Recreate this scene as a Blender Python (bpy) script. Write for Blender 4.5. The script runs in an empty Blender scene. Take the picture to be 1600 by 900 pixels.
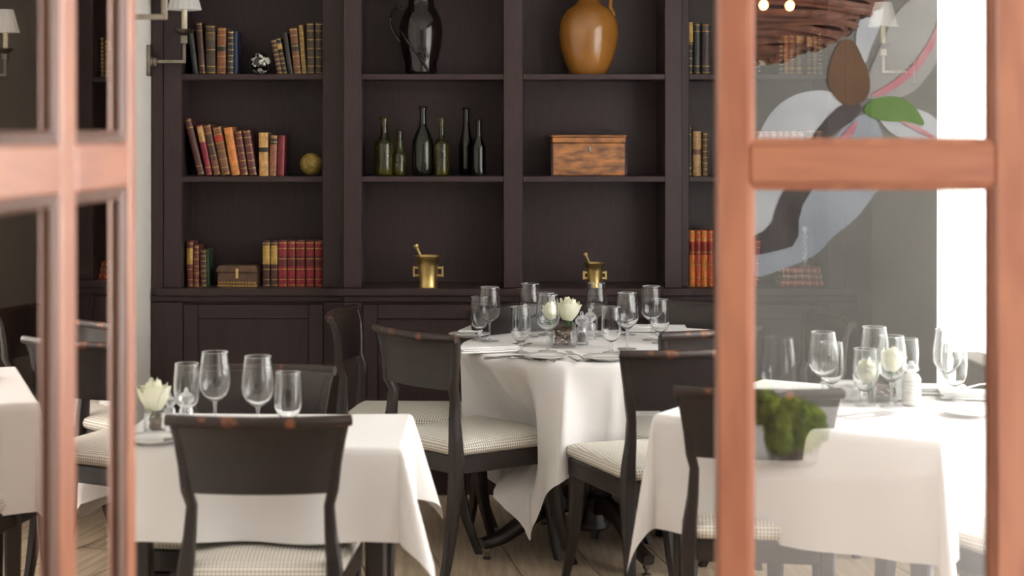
import bpy, math, random
from mathutils import Vector, Matrix
C = bpy.context.scene.collection
R = math.radians
random.seed(7)

# ---------------------------------------------------------------- camera, light, exposure
EYE = 1.53          # eye height (m)
FPX = 2730.0        # focal length in pixels of the 1600 px wide frame
CX, CY = 700.0, 200.0   # principal point (lens shifted)
cam = bpy.data.cameras.new('camera')
cam_o = bpy.data.objects.new('camera', cam); C.objects.link(cam_o)
cam_o.location = (0, 0, EYE); cam_o.rotation_euler = (R(90), 0, 0)
cam.sensor_fit = 'HORIZONTAL'; cam.sensor_width = 36.0
cam.lens = FPX / 1600 * 36.0
cam.shift_x = (800 - CX) / 1600; cam.shift_y = -(450 - CY) / 1600
cam.clip_start = 0.05
cam.dof.use_dof = True; cam.dof.focus_distance = 6.5; cam.dof.aperture_fstop = 2.9
bpy.context.scene.camera = cam_o

W = bpy.data.worlds.new('sky'); bpy.context.scene.world = W; W.use_nodes = True
bg = W.node_tree.nodes['Background']
bg.inputs[0].default_value = (0.97, 0.98, 1.0, 1); bg.inputs[1].default_value = 1.1

def area(name, loc, rot, sx, sy, power, col=(1, 1, 1)):
    l = bpy.data.lights.new(name, 'AREA'); l.shape = 'RECTANGLE'; l.size = sx; l.size_y = sy
    l.energy = power; l.color = col
    o = bpy.data.objects.new(name, l); C.objects.link(o); o.location = loc; o.rotation_euler = rot
    return o
# daylight outside the dining room window (right) and outside the lobby glazing (right of the camera)
area('window_daylight', (2.9, 4.9, 1.45), (0, R(86), 0), 2.8, 3.2, 540, (1.0, 0.985, 0.975))
area('lobby_daylight', (3.9, 0.2, 1.9), (0, R(84), R(14)), 2.4, 3.2, 215, (1.0, 0.97, 0.93))

vs = bpy.context.scene.view_settings
vs.view_transform = 'Standard'; vs.look = 'None'; vs.gamma = 1.0; vs.use_curve_mapping = False
vs.exposure = 0.17

# ---------------------------------------------------------------- helpers
def on_plane(px, py, z):
    """world X, Y of a pixel that lies at height z"""
    s = (py - CY) / (EYE - z)
    return (px - CX) / s, FPX / s
def Xs(px, s): return (px - CX) / s
def Zs(py, s): return EYE - (py - CY) / s

MATS = {}
def mat(name, col, rough=0.5, metal=0.0, col2=None, scale=20.0, bump=0.0, coat=0.0, coat_ior=1.5, coat_rough=0.15, stretch=None, lo=0.35, hi=0.65, spec=0.5, detail=4.0, sheen=0.0):
    if name in MATS: return MATS[name]
    m = bpy.data.materials.new(name); m.use_nodes = True
    nt = m.node_tree; b = nt.nodes['Principled BSDF']
    b.inputs['Roughness'].default_value = rough; b.inputs['Metallic'].default_value = metal
    b.inputs['Coat Weight'].default_value = coat; b.inputs['Coat Roughness'].default_value = coat_rough; b.inputs['Coat IOR'].default_value = coat_ior
    b.inputs['Specular IOR Level'].default_value = spec
    if sheen: b.inputs['Sheen Weight'].default_value = sheen
    col2 = col2 or tuple(c * 0.8 for c in col)
    tc = nt.nodes.new('ShaderNodeTexCoord'); mp = nt.nodes.new('ShaderNodeMapping')
    nt.links.new(tc.outputs['Object'], mp.inputs[0])
    if stretch: mp.inputs['Scale'].default_value = stretch
    nz = nt.nodes.new('ShaderNodeTexNoise'); nz.inputs['Scale'].default_value = scale; nz.inputs['Detail'].default_value = detail
    nt.links.new(mp.outputs[0], nz.inputs['Vector'])
    rp = nt.nodes.new('ShaderNodeValToRGB')
    rp.color_ramp.elements[0].position = lo; rp.color_ramp.elements[1].position = hi
    rp.color_ramp.elements[0].color = (*col2, 1); rp.color_ramp.elements[1].color = (*col, 1)
    nt.links.new(nz.outputs[0], rp.inputs[0]); nt.links.new(rp.outputs[0], b.inputs['Base Color'])
    if bump:
        bp = nt.nodes.new('ShaderNodeBump'); bp.inputs['Strength'].default_value = bump; bp.inputs['Distance'].default_value = 0.002
        nt.links.new(nz.outputs[0], bp.inputs['Height']); nt.links.new(bp.outputs[0], b.inputs['Normal'])
    MATS[name] = m
    return m

def glass_mat(name, base=0.02, gain=1.0, tint=(1, 1, 1), refl=(1, 1, 1), rough=0.01, ior=1.5, edge_light=0.0):
    m = bpy.data.materials.new(name); m.use_nodes = True; nt = m.node_tree
    for n in list(nt.nodes): nt.nodes.remove(n)
    out = nt.nodes.new('ShaderNodeOutputMaterial'); mx = nt.nodes.new('ShaderNodeMixShader')
    tr = nt.nodes.new('ShaderNodeBsdfTransparent'); tr.inputs[0].default_value = (*tint, 1)
    gl = nt.nodes.new('ShaderNodeBsdfGlossy'); gl.inputs['Roughness'].default_value = rough; gl.inputs[0].default_value = (*refl, 1)
    fr = nt.nodes.new('ShaderNodeFresnel'); fr.inputs[0].default_value = ior
    ma = nt.nodes.new('ShaderNodeMath'); ma.operation = 'MULTIPLY_ADD'; ma.use_clamp = True
    ma.inputs[1].default_value = gain; ma.inputs[2].default_value = base
    nt.links.new(fr.outputs[0], ma.inputs[0]); nt.links.new(ma.outputs[0], mx.inputs[0])
    last = gl
    if edge_light:        # white diffuse colour at the edges, standing in for refracted light
        df = nt.nodes.new('ShaderNodeBsdfTranslucent'); df.inputs[0].default_value = (0.95, 0.96, 0.97, 1)
        d2 = nt.nodes.new('ShaderNodeBsdfDiffuse'); d2.inputs[0].default_value = (0.95, 0.96, 0.97, 1)
        m3 = nt.nodes.new('ShaderNodeMixShader'); m3.inputs[0].default_value = 0.5
        nt.links.new(df.outputs[0], m3.inputs[1]); nt.links.new(d2.outputs[0], m3.inputs[2])
        m2 = nt.nodes.new('ShaderNodeMixShader'); m2.inputs[0].default_value = edge_light
        nt.links.new(gl.outputs[0], m2.inputs[1]); nt.links.new(m3.outputs[0], m2.inputs[2]); last = m2
    nt.links.new(tr.outputs[0], mx.inputs[1]); nt.links.new(last.outputs[0], mx.inputs[2]); nt.links.new(mx.outputs[0], out.inputs[0])
    MATS[name] = m
    return m

def real_glass(name, col=(0.99, 1.0, 1.0), ior=1.45):
    m = bpy.data.materials.new(name); m.use_nodes = True; b = m.node_tree.nodes['Principled BSDF']
    b.inputs['Base Color'].default_value = (*col, 1); b.inputs['Roughness'].default_value = 0.0
    b.inputs['IOR'].default_value = ior; b.inputs['Transmission Weight'].default_value = 1.0
    MATS[name] = m
    return m

def cloth_mat(name, col, trans=0.0, transp=0.0, weave=900):
    m = bpy.data.materials.new(name); m.use_nodes = True; nt = m.node_tree
    b = nt.nodes['Principled BSDF']; b.inputs['Base Color'].default_value = (*col, 1); b.inputs['Roughness'].default_value = 0.85
    b.inputs['Specular IOR Level'].default_value = 0.2
    tc = nt.nodes.new('ShaderNodeTexCoord'); nz = nt.nodes.new('ShaderNodeTexNoise'); nz.inputs['Scale'].default_value = 6
    nt.links.new(tc.outputs['Object'], nz.inputs['Vector'])
    bp = nt.nodes.new('ShaderNodeBump'); bp.inputs['Strength'].default_value = 0.15; bp.inputs['Distance'].default_value = 0.01
    nt.links.new(nz.outputs[0], bp.inputs['Height']); nt.links.new(bp.outputs[0], b.inputs['Normal'])
    out = nt.nodes['Material Output']; last = b
    if trans:
        t = nt.nodes.new('ShaderNodeBsdfTranslucent'); t.inputs[0].default_value = (*col, 1)
        mx = nt.nodes.new('ShaderNodeMixShader'); mx.inputs[0].default_value = trans
        nt.links.new(b.outputs[0], mx.inputs[1]); nt.links.new(t.outputs[0], mx.inputs[2]); last = mx
    if transp:
        t = nt.nodes.new('ShaderNodeBsdfTransparent'); mx = nt.nodes.new('ShaderNodeMixShader'); mx.inputs[0].default_value = transp
        nt.links.new(last.outputs[0], mx.inputs[1]); nt.links.new(t.outputs[0], mx.inputs[2]); last = mx
    nt.links.new(last.outputs[0], out.inputs[0])
    MATS[name] = m
    return m

def check_mat(name, ca, cb, pitch):
    """tiny woven check of an upholstery fabric"""
    m = bpy.data.materials.new(name); m.use_nodes = True; nt = m.node_tree; b = nt.nodes['Principled BSDF']
    b.inputs['Roughness'].default_value = 0.9; b.inputs['Specular IOR Level'].default_value = 0.2
    tc = nt.nodes.new('ShaderNodeTexCoord'); sp = nt.nodes.new('ShaderNodeSeparateXYZ'); nt.links.new(tc.outputs['Object'], sp.inputs[0])
    def sine(sock, k):
        a = nt.nodes.new('ShaderNodeMath'); a.operation = 'MULTIPLY'; a.inputs[1].default_value = k; nt.links.new(sock, a.inputs[0])
        s = nt.nodes.new('ShaderNodeMath'); s.operation = 'SINE'; nt.links.new(a.outputs[0], s.inputs[0]); return s.outputs[0]
    k = 2 * math.pi / pitch
    # the check follows the cushion over its sides: pick the two axes that lie in the surface
    ns = nt.nodes.new('ShaderNodeSeparateXYZ'); nt.links.new(tc.outputs['Normal'], ns.inputs[0])
    def steep(i):
        ab = nt.nodes.new('ShaderNodeMath'); ab.operation = 'ABSOLUTE'; nt.links.new(ns.outputs[i], ab.inputs[0])
        g = nt.nodes.new('ShaderNodeMath'); g.operation = 'GREATER_THAN'; g.inputs[1].default_value = 0.62; nt.links.new(ab.outputs[0], g.inputs[0]); return g.outputs[0]
    def pick(f, s0, s1):
        m_ = nt.nodes.new('ShaderNodeMix'); nt.links.new(f, m_.inputs[0]); nt.links.new(s0, m_.inputs[2]); nt.links.new(s1, m_.inputs[3]); return m_.outputs[0]
    uu = pick(steep(0), sp.outputs[0], sp.outputs[1]); vv = pick(steep(2), sp.outputs[2], sp.outputs[1])
    s1 = sine(uu, k); s2 = sine(vv, k)
    ad = nt.nodes.new('ShaderNodeMath'); ad.operation = 'MAXIMUM'; nt.links.new(s1, ad.inputs[0]); nt.links.new(s2, ad.inputs[1])
    rp = nt.nodes.new('ShaderNodeValToRGB'); rp.color_ramp.elements[0].position = 0.0; rp.color_ramp.elements[1].position = 0.5
    rp.color_ramp.elements[0].color = (*cb, 1); rp.color_ramp.elements[1].color = (*ca, 1)
    nt.links.new(ad.outputs[0], rp.inputs[0]); nt.links.new(rp.outputs[0], b.inputs['Base Color'])
    MATS[name] = m
    return m

def emit_mat(name, col, strength):
    m = bpy.data.materials.new(name); m.use_nodes = True; b = m.node_tree.nodes['Principled BSDF']
    b.inputs['Base Color'].default_value = (*col, 1); b.inputs['Emission Color'].default_value = (*col, 1); b.inputs['Emission Strength'].default_value = strength
    MATS[name] = m
    return m

class MB:
    def __init__(s): s.v = []; s.f = []
    def quadstrip(s, rings, closed=True, cap=True):
        n = len(rings[0]); base = len(s.v)
        for r in rings: s.v += [tuple(p) for p in r]
        for i in range(len(rings) - 1):
            for j in range(n if closed else n - 1):
                a = base + i * n + j; b = base + i * n + (j + 1) % n
                s.f.append((a, b, b + n, a + n))
        if cap:
            s.f.append(tuple(base + j for j in reversed(range(n))))
            s.f.append(tuple(base + (len(rings) - 1) * n + j for j in range(n)))
        return s
    def box(s, x0, x1, y0, y1, z0, z1, bv=0.0):
        if bv <= 0:
            b = len(s.v)
            s.v += [(x, y, z) for z in (z0, z1) for (x, y) in ((x0, y0), (x1, y0), (x1, y1), (x0, y1))]
            s.f += [(b+3, b+2, b+1, b), (b+4, b+5, b+6, b+7)] + [(b+i, b+(i+1) % 4, b+4+(i+1) % 4, b+4+i) for i in range(4)]
            return s
        def ring(i, z):
            X0, X1, Y0, Y1 = x0+i, x1-i, y0+i, y1-i; e = bv
            if i: e = bv * 0.4
            return [(X0+e, Y0, z), (X1-e, Y0, z), (X1, Y0+e, z), (X1, Y1-e, z), (X1-e, Y1, z), (X0+e, Y1, z), (X0, Y1-e, z), (X0, Y0+e, z)]
        return s.quadstrip([ring(bv, z0), ring(0, z0+bv), ring(0, z1-bv), ring(bv, z1)])
    def lathe(s, prof, n=24, cx=0, cy=0, cz=0, cap=True, sx=1, sy=1):
        rings = [[(cx + r*sx*math.cos(2*math.pi*j/n), cy + r*sy*math.sin(2*math.pi*j/n), cz + z) for j in range(n)] for r, z in prof]
        return s.quadstrip(rings, True, cap)
    def tube(s, pts, rad, n=8, cap=True):
        pts = [Vector(p) for p in pts]; rings = []
        rr = rad if isinstance(rad, (list, tuple)) else [rad]*len(pts)
        up = Vector((0.13, 0.21, 1)).normalized()
        for i, p in enumerate(pts):
            t = (pts[min(i+1, len(pts)-1)] - pts[max(i-1, 0)]).normalized()
            if abs(t.dot(up)) > 0.95: up = Vector((1, 0.1, 0)).normalized()
            u = t.cross(up).normalized(); w = u.cross(t).normalized()
            rings.append([p + u*math.cos(2*math.pi*j/n)*rr[i] + w*math.sin(2*math.pi*j/n)*rr[i] for j in range(n)])
        return s.quadstrip(rings, True, cap)
    def sweep(s, secs):
        """secs: (centre, half width vector a, half depth vector b): rectangular section with softened corners"""
        rings = []
        for c, a, b in secs:
            c, a, b = Vector(c), Vector(a), Vector(b); k = 0.72
            rings.append([c - a*k - b, c + a*k - b, c + a - b*k, c + a + b*k, c + a*k + b, c - a*k + b, c - a + b*k, c - a - b*k])
        return s.quadstrip(rings)
    def extrude(s, poly, y0, y1, axis='y'):
        if axis == 'y': r0 = [(x, y0, z) for x, z in poly]; r1 = [(x, y1, z) for x, z in poly]
        else: r0 = [(x, y, y0) for x, y in poly]; r1 = [(x, y, y1) for x, y in poly]
        return s.quadstrip([r0, r1])
    def grid(s, fn, nu, nv, closed_u=False):
        b = len(s.v); mu = nu if closed_u else nu + 1
        for j in range(nv+1):
            for i in range(mu): s.v.append(tuple(fn(i/nu, j/nv)))
        for j in range(nv):
            for i in range(nu):
                a = b + j*mu + i; c = b + j*mu + (i+1) % mu
                s.f.append((a, c, c+mu, a+mu))
        return s
    def mesh(s, name, m, smooth=35):
        me = bpy.data.meshes.new(name); me.from_pydata(s.v, [], s.f); me.update()
        if m: me.materials.append(m)
        if smooth:
            me.polygons.foreach_set('use_smooth', [True]*len(me.polygons))
            me.set_sharp_from_angle(angle=R(smooth))
        return me
    def build(s, name, m, parent=None, smooth=35, recalc=True):
        me = s.mesh(name, m, 0)
        if recalc:
            import bmesh
            bm = bmesh.new(); bm.from_mesh(me); bmesh.ops.recalc_face_normals(bm, faces=bm.faces); bm.to_mesh(me); bm.free()
        if smooth:
            me.polygons.foreach_set('use_smooth', [True]*len(me.polygons)); me.set_sharp_from_angle(angle=R(smooth))
        o = bpy.data.objects.new(name, me); C.objects.link(o)
        if parent: o.parent = parent
        return o

def tag(o, label=None, cat=None, group=None, kind=None):
    if label: o['label'] = label
    if cat: o['category'] = cat
    if group: o['group'] = group
    if kind: o['kind'] = kind
    return o
def thing(name, label, cat, loc=(0, 0, 0), rz=0.0, group=None, kind=None):
    o = bpy.data.objects.new(name, None); C.objects.link(o); o.empty_display_size = 0.05
    o.location = loc; o.rotation_euler = (0, 0, rz)
    return tag(o, label, cat, group, kind)
KIDS = {}
def dup(src, loc, rz=0.0, label=None, group=None):
    """copy of a thing with its parts and sub-parts (mesh data shared)"""
    r = src.copy(); C.objects.link(r); r.location = loc; r.rotation_euler = (0, 0, rz)
    if label: r['label'] = label
    if group: r['group'] = group
    for ch in list(src.children):
        c = ch.copy(); C.objects.link(c); c.parent = r
        for g in list(ch.children):
            d = g.copy(); C.objects.link(d); d.parent = c
    return r
def place(proto, first, loc, rz, label, group=None):
    """use the prototype itself the first time, copies afterwards"""
    if first.get(proto.name) is None:
        first[proto.name] = True
        proto.location = loc; proto.rotation_euler = (0, 0, rz); proto['label'] = label
        if group: proto['group'] = group
        return proto
    return dup(proto, loc, rz, label, group)
USED = {}

# ---------------------------------------------------------------- materials
M_espresso = mat('espresso_wood', (0.049, 0.030, 0.031), 0.42, col2=(0.041, 0.025, 0.026), spec=0.3, scale=14, stretch=(6, 6, 0.6), bump=0.05)
M_espresso_h = mat('espresso_wood_shelf', (0.049, 0.030, 0.031), 0.42, col2=(0.041, 0.025, 0.026), spec=0.3, scale=14, stretch=(0.6, 6, 6), bump=0.05)
M_chair = mat('dark_chair_wood', (0.017, 0.008, 0.007), 0.5, col2=(0.011, 0.006, 0.005), scale=10, stretch=(1, 1, 4), coat=0.65, coat_ior=1.6, coat_rough=0.33, spec=0.2)
M_worn = mat('worn_edge_wood', (0.026, 0.014, 0.012), 0.4, col2=(0.30, 0.10, 0.04), scale=11, lo=0.34, hi=0.44)
M_check = check_mat('checked_upholstery', (0.86, 0.83, 0.76), (0.36, 0.30, 0.24), 0.0095)
M_cloth = cloth_mat('white_tablecloth', (0.82, 0.795, 0.785))
M_napkin = cloth_mat('white_napkin', (0.86, 0.85, 0.84))
M_sheer = cloth_mat('sheer_curtain', (0.93, 0.93, 0.91), trans=0.55, transp=0.12)
M_white = mat('white_wall_paint', (0.90, 0.865, 0.80), 0.7, col2=(0.88, 0.845, 0.78), scale=3)
M_taupe = mat('taupe_wall_paint', (0.17, 0.15, 0.13), 0.75, col2=(0.16, 0.14, 0.12), scale=60, stretch=(1, 1, 1))
M_ceil = mat('ceiling_paint', (0.8, 0.79, 0.76), 0.8, scale=3)
M_door = mat('orange_stained_door_wood', (0.44, 0.155, 0.07), 0.38, col2=(0.33, 0.10, 0.045), scale=9, stretch=(3, 3, 0.5), coat=1.0, coat_rough=0.3, bump=0.03)
M_door_h = mat('orange_stained_rail_wood', (0.44, 0.155, 0.07), 0.38, col2=(0.33, 0.10, 0.045), scale=9, stretch=(0.5, 3, 3), coat=1.0, coat_rough=0.3, bump=0.03)
M_pane = glass_mat('door_pane_glass', base=0.11, gain=0.8)
M_bead_shade = mat('shade_brown_glazing_bead', (0.11, 0.045, 0.025), 0.4, scale=9, stretch=(3, 3, 0.5))  # darker than the door wood: shade of the unlit inner sides put into the colour
M_mirror = glass_mat('mirrored_pane_glass', base=0.80, gain=0.3, tint=(0.7, 0.6, 0.55), refl=(1.0, 0.92, 0.87))
M_winpane = glass_mat('window_pane_glass', base=0.0, gain=1.0)
M_glass = glass_mat('clear_stemware_glass', base=0.035, gain=1.25, tint=(0.985, 0.99, 0.99), edge_light=0.32)
M_blown = real_glass('blown_stemware_glass')
M_crystal = glass_mat('cut_crystal', base=0.22, gain=1.6, tint=(0.95, 0.96, 0.97), rough=0.08, edge_light=0.55)
M_silver = mat('polished_silver', (0.72, 0.71, 0.69), 0.18, 1.0, scale=30)
M_china = mat('white_china', (0.83, 0.82, 0.79), 0.15, scale=5, coat=0.5)
M_brass = mat('aged_brass', (0.80, 0.60, 0.24), 0.36, 1.0, col2=(0.50, 0.36, 0.14), scale=12)
M_pewter = mat('pewter_metal', (0.30, 0.265, 0.22), 0.35, 1.0, col2=(0.22, 0.19, 0.16), scale=25)
M_ochre = mat('ochre_glazed_stoneware', (0.37, 0.155, 0.030), 0.2, col2=(0.28, 0.115, 0.022), scale=5, coat=0.6)
M_blackjug = mat('black_lustre_glaze', (0.010, 0.007, 0.006), 0.10, scale=6, coat=0.25, spec=0.5)
M_bottle = mat('dark_bottle_glass', (0.007, 0.007, 0.003), 0.06, scale=6, coat=0.15, spec=0.5)
M_bottle_g = mat('olive_bottle_glass', (0.060, 0.054, 0.004), 0.06, col2=(0.009, 0.009, 0.002), scale=8, coat=0.15, spec=0.5)
M_boxwood = mat('weathered_box_wood', (0.56, 0.22, 0.065), 0.5, col2=(0.17, 0.075, 0.04), scale=13, stretch=(1, 3, 3.2), bump=0.1)
M_casket = mat('old_leather_casket', (0.15, 0.066, 0.028), 0.4, col2=(0.06, 0.028, 0.014), scale=30, coat=0.2)
M_gilt = mat('gilt_tooling', (0.62, 0.40, 0.12), 0.4, 0.6, col2=(0.30, 0.16, 0.05), scale=160)
M_pages = mat('aged_pages', (0.55, 0.45, 0.30), 0.9, scale=50, stretch=(20, 1, 1))
M_rose = mat('cream_rose_petals', (0.86, 0.84, 0.70), 0.6, col2=(0.80, 0.80, 0.58), scale=25)
M_leaf = mat('fresh_leaf_green', (0.12, 0.26, 0.03), 0.5, col2=(0.06, 0.15, 0.02), scale=30)
M_twig = mat('curly_brown_twig', (0.20, 0.085, 0.025), 0.6, col2=(0.10, 0.04, 0.015), scale=60)
M_moss = mat('green_moss', (0.34, 0.46, 0.04), 0.9, col2=(0.08, 0.15, 0.012), scale=22)
M_shade = cloth_mat('white_lampshade', (0.86, 0.85, 0.83), trans=0.35)
M_candle = mat('cream_candle_sleeve', (0.80, 0.72, 0.52), 0.5, scale=10)
M_pepper = mat('dark_peppercorns', (0.09, 0.05, 0.055), 0.6, scale=120)
M_wicker = mat('brown_wicker', (0.25, 0.10, 0.055), 0.5, col2=(0.11, 0.042, 0.025), scale=20)
M_plank = mat('grey_brown_oak', (0.68, 0.54, 0.39), 0.5, col2=(0.48, 0.37, 0.255), scale=5, stretch=(9, 0.7, 1), bump=0.08, detail=8)
M_gap = mat('dark_floor_gap', (0.035, 0.026, 0.018), 0.9, scale=8)
M_lobby = mat('lobby_stone_floor', (0.45, 0.40, 0.34), 0.5, scale=4)

# ---------------------------------------------------------------- setting
XL, XR = -1.263, 1.803        # side walls of the dining room
YB, YF = 7.86, 3.13           # back wall and door wall
ZC = 2.85
floor = tag(MB().box(-2.6, 4.2, -2.3, 8.0, -0.10, -0.022).build('floor', M_gap), kind='structure')
# dining room boards: wide planks leaning a little to the left
pa = R(7.8); pw = 0.264
pdir = Vector((-math.sin(pa), math.cos(pa), 0)); pn = Vector((math.cos(pa), math.sin(pa), 0))
ox, oy = on_plane(816.4, 900, 0)
off0 = Vector((ox, oy, 0)).dot(pn)
random.seed(3)
def clip_poly(poly, x0, x1, y0, y1):
    def cut(p, ax, lim, sgn):
        out = []
        for i in range(len(p)):
            a, b = p[i], p[(i+1) % len(p)]
            ia, ib = (a[ax]-lim)*sgn >= 0, (b[ax]-lim)*sgn >= 0
            if ia: out.append(a)
            if ia != ib:
                t = (lim-a[ax])/(b[ax]-a[ax]); out.append((a[0]+(b[0]-a[0])*t, a[1]+(b[1]-a[1])*t))
        return out
    for ax, lim, sg in ((0, x0, 1), (0, x1, -1), (1, y0, 1), (1, y1, -1)):
        if poly: poly = cut(poly, ax, lim, sg)
    return poly
for k in range(-9, 10):
    a = off0 + k*pw + 0.0025; b = a + pw - 0.005
    t = 2.2 + random.random()*1.6
    while t < 9.2:
        t2 = t + 1.5 + random.random()*1.4
        q = [pn*a + pdir*(t+0.002), pn*b + pdir*(t+0.002), pn*b + pdir*(t2-0.002), pn*a + pdir*(t2-0.002)]
        poly = clip_poly([(v.x, v.y) for v in q], XL, XR+0.2, YF, YB)
        t = t2
        if len(poly) < 3: continue
        cx = sum(p[0] for p in poly)/len(poly); cy = sum(p[1] for p in poly)/len(poly)
        mb = MB().extrude([(x-cx, y-cy) for x, y in poly], -0.021, 0.0, 'z')
        o = mb.build('plank', M_plank, floor, smooth=0); o.location = (cx, cy, 0)
lob = MB().box(-2.6, 4.2, -2.3, YF-0.002, -0.021, 0.0).build('lobby_paving', M_lobby, floor, 0)

tag(MB().box(-1.6, 4.2, YF-0.14, YB+0.2, ZC, ZC+0.1).build('ceiling', M_ceil), kind='structure')
tag(MB().box(XL, XR+0.3, YB, YB+0.1, 0, ZC).build('wall_back', M_taupe), kind='structure')
wl = tag(MB().box(XL-0.15, XL, YF, YB+0.1, 0, ZC).build('wall_left', M_white), kind='structure')
PILX = -0.895
MB().box(XL, PILX, 4.40, 4.76, 0, ZC, 0.004).build('pilaster', M_white, wl)
# right wall with its window opening (Y 3.7 .. 6.30, z 0.07 .. 2.62)
WY0, WY1, WZ0, WZ1 = 3.55, 6.28, 0.07, 2.62
wr = MB()
wr.box(XR, XR+0.28, WY1, YB, 0, ZC); wr.box(XR, XR+0.28, YF, WY0, 0, ZC)
wr.box(XR, XR+0.28, WY0, WY1, 0, WZ0-0.001); wr.box(XR, XR+0.28, WY0, WY1, WZ1, ZC)
tag(wr.build('wall_right', M_taupe, smooth=0), kind='structure')
M_winframe = mat('white_window_paint', (0.80, 0.79, 0.76), 0.4, scale=5)
win = thing('window_1', None, None, (XR+0.2, 0, 0), kind='structure')
for y0, y1, z0, z1, nm in ((WY0, WY0+0.06, WZ0, WZ1, 'window_jamb'), (WY1-0.06, WY1, WZ0, WZ1, 'window_jamb'), (WY0+0.06, WY1-0.06, WZ0, WZ0+0.06, 'window_rail'), (WY0+0.06, WY1-0.06, WZ1-0.06, WZ1, 'window_rail')):
    MB().box(-0.03, 0.03, y0, y1, z0, z1).build(nm, M_winframe, win, 0)
for i in range(1, 4):
    y = WY0 + (WY1-WY0)*i/4; MB().box(-0.02, 0.02, y-0.02, y+0.02, WZ0+0.06, WZ1-0.06).build('glazing_bar', M_winframe, win, 0)
for i in range(4):
    y0 = WY0 + (WY1-WY0)*i/4 + (0.06 if i == 0 else 0.02); y1 = WY0 + (WY1-WY0)*(i+1)/4 - (0.06 if i == 3 else 0.02)
    MB().box(-0.003, 0.003, y0, y1, WZ0+0.06, WZ1-0.06).build('window_pane', M_winpane, win, 0)
MB().box(-0.22, -0.03, WY0, WY1, WZ0, WZ0+0.025, 0.004).build('window_sill', M_winframe, win)
# door wall: piers either side of the double door and the head above it
wf = MB()
wf.box(XL-0.15, -0.60, YF, YF+0.14, 0, ZC); wf.box(1.10, XR+0.28, YF, YF+0.14, 0, ZC); wf.box(-0.60, 1.10, YF, YF+0.14, 2.5, ZC)
tag(wf.build('wall_front', M_white, smooth=0), kind='structure')
# lobby behind the viewer: the wall that carries the mural
tag(MB().box(-2.6, 4.2, -2.12, -2.0, 0, 3.0).build('wall_lobby', mat('lobby_wall_grey', (0.27, 0.27, 0.245), 0.7, scale=2), smooth=0), kind='structure')
tag(MB().box(-2.6, 4.2, -2.0, YF-0.001, 3.0, 3.1).build('ceiling_lobby', M_ceil, smooth=0), kind='structure')
tag(MB().box(-2.7, -2.6, -2.0, YF-0.001, 0, 3.0).build('wall_lobby_left', M_taupe, smooth=0), kind='structure')

# sheer curtains hanging in the window recess
def curtain(name, y0, y1, label, seed, zlo, xo):
    rng = random.Random(seed); ph = [rng.random()*6 for _ in range(4)]
    def fn(u, v):
        y = y0 + (y1-y0)*u; z = zlo + (2.70-zlo)*v
        a = 0.022*math.sin(u*(y1-y0)*62+ph[0]) + 0.010*math.sin(u*(y1-y0)*131+ph[1]+v*0.7)
        return (a*(0.7+0.3*(1-v)), y, z)
    o = MB().grid(fn, 220, 10).build(name, M_sheer, recalc=False)
    o.location = (XR+xo, 0, 0)
    return tag(o, label, 'curtain', 'sheer curtains at the window')
curtain('sheer_curtain', 5.93, 6.26, 'narrow bunched white sheer curtain at the window edge beside the taupe wall', 1, 0.03, -0.045)
curtain('sheer_curtain', 3.58, 6.25, 'wide white sheer curtain across the bright window on the right', 2, 0.11, 0.075)
rc = thing('radiator_cover', 'low taupe panelled cover below the curtain at the right window', 'radiator cover', (XR-0.004, 5.62, 0))
MB().box(-0.085, 0.0, -0.27, 0.27, 0.03, 0.755, 0.003).build('cover_body', M_taupe, rc)
MB().box(-0.095, 0.0, -0.28, 0.28, 0.7555, 0.775, 0.004).build('cover_top', M_taupe, rc)
MB().box(-0.075, 0.0, -0.26, 0.26, 0.0, 0.0295).build('plinth', M_taupe, rc)
# ---------------------------------------------------------------- bookcase: three built-in units
SC, SS = 374.0, 368.0               # pixels per metre on the front planes of the centre / side units
YC, YS = FPX/SC, FPX/SS             # their distances
BD = 0.30                           # depth of the bays
def part(mb, nm, m, p, sm=35): return mb.build(nm, m, p, sm)

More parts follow.
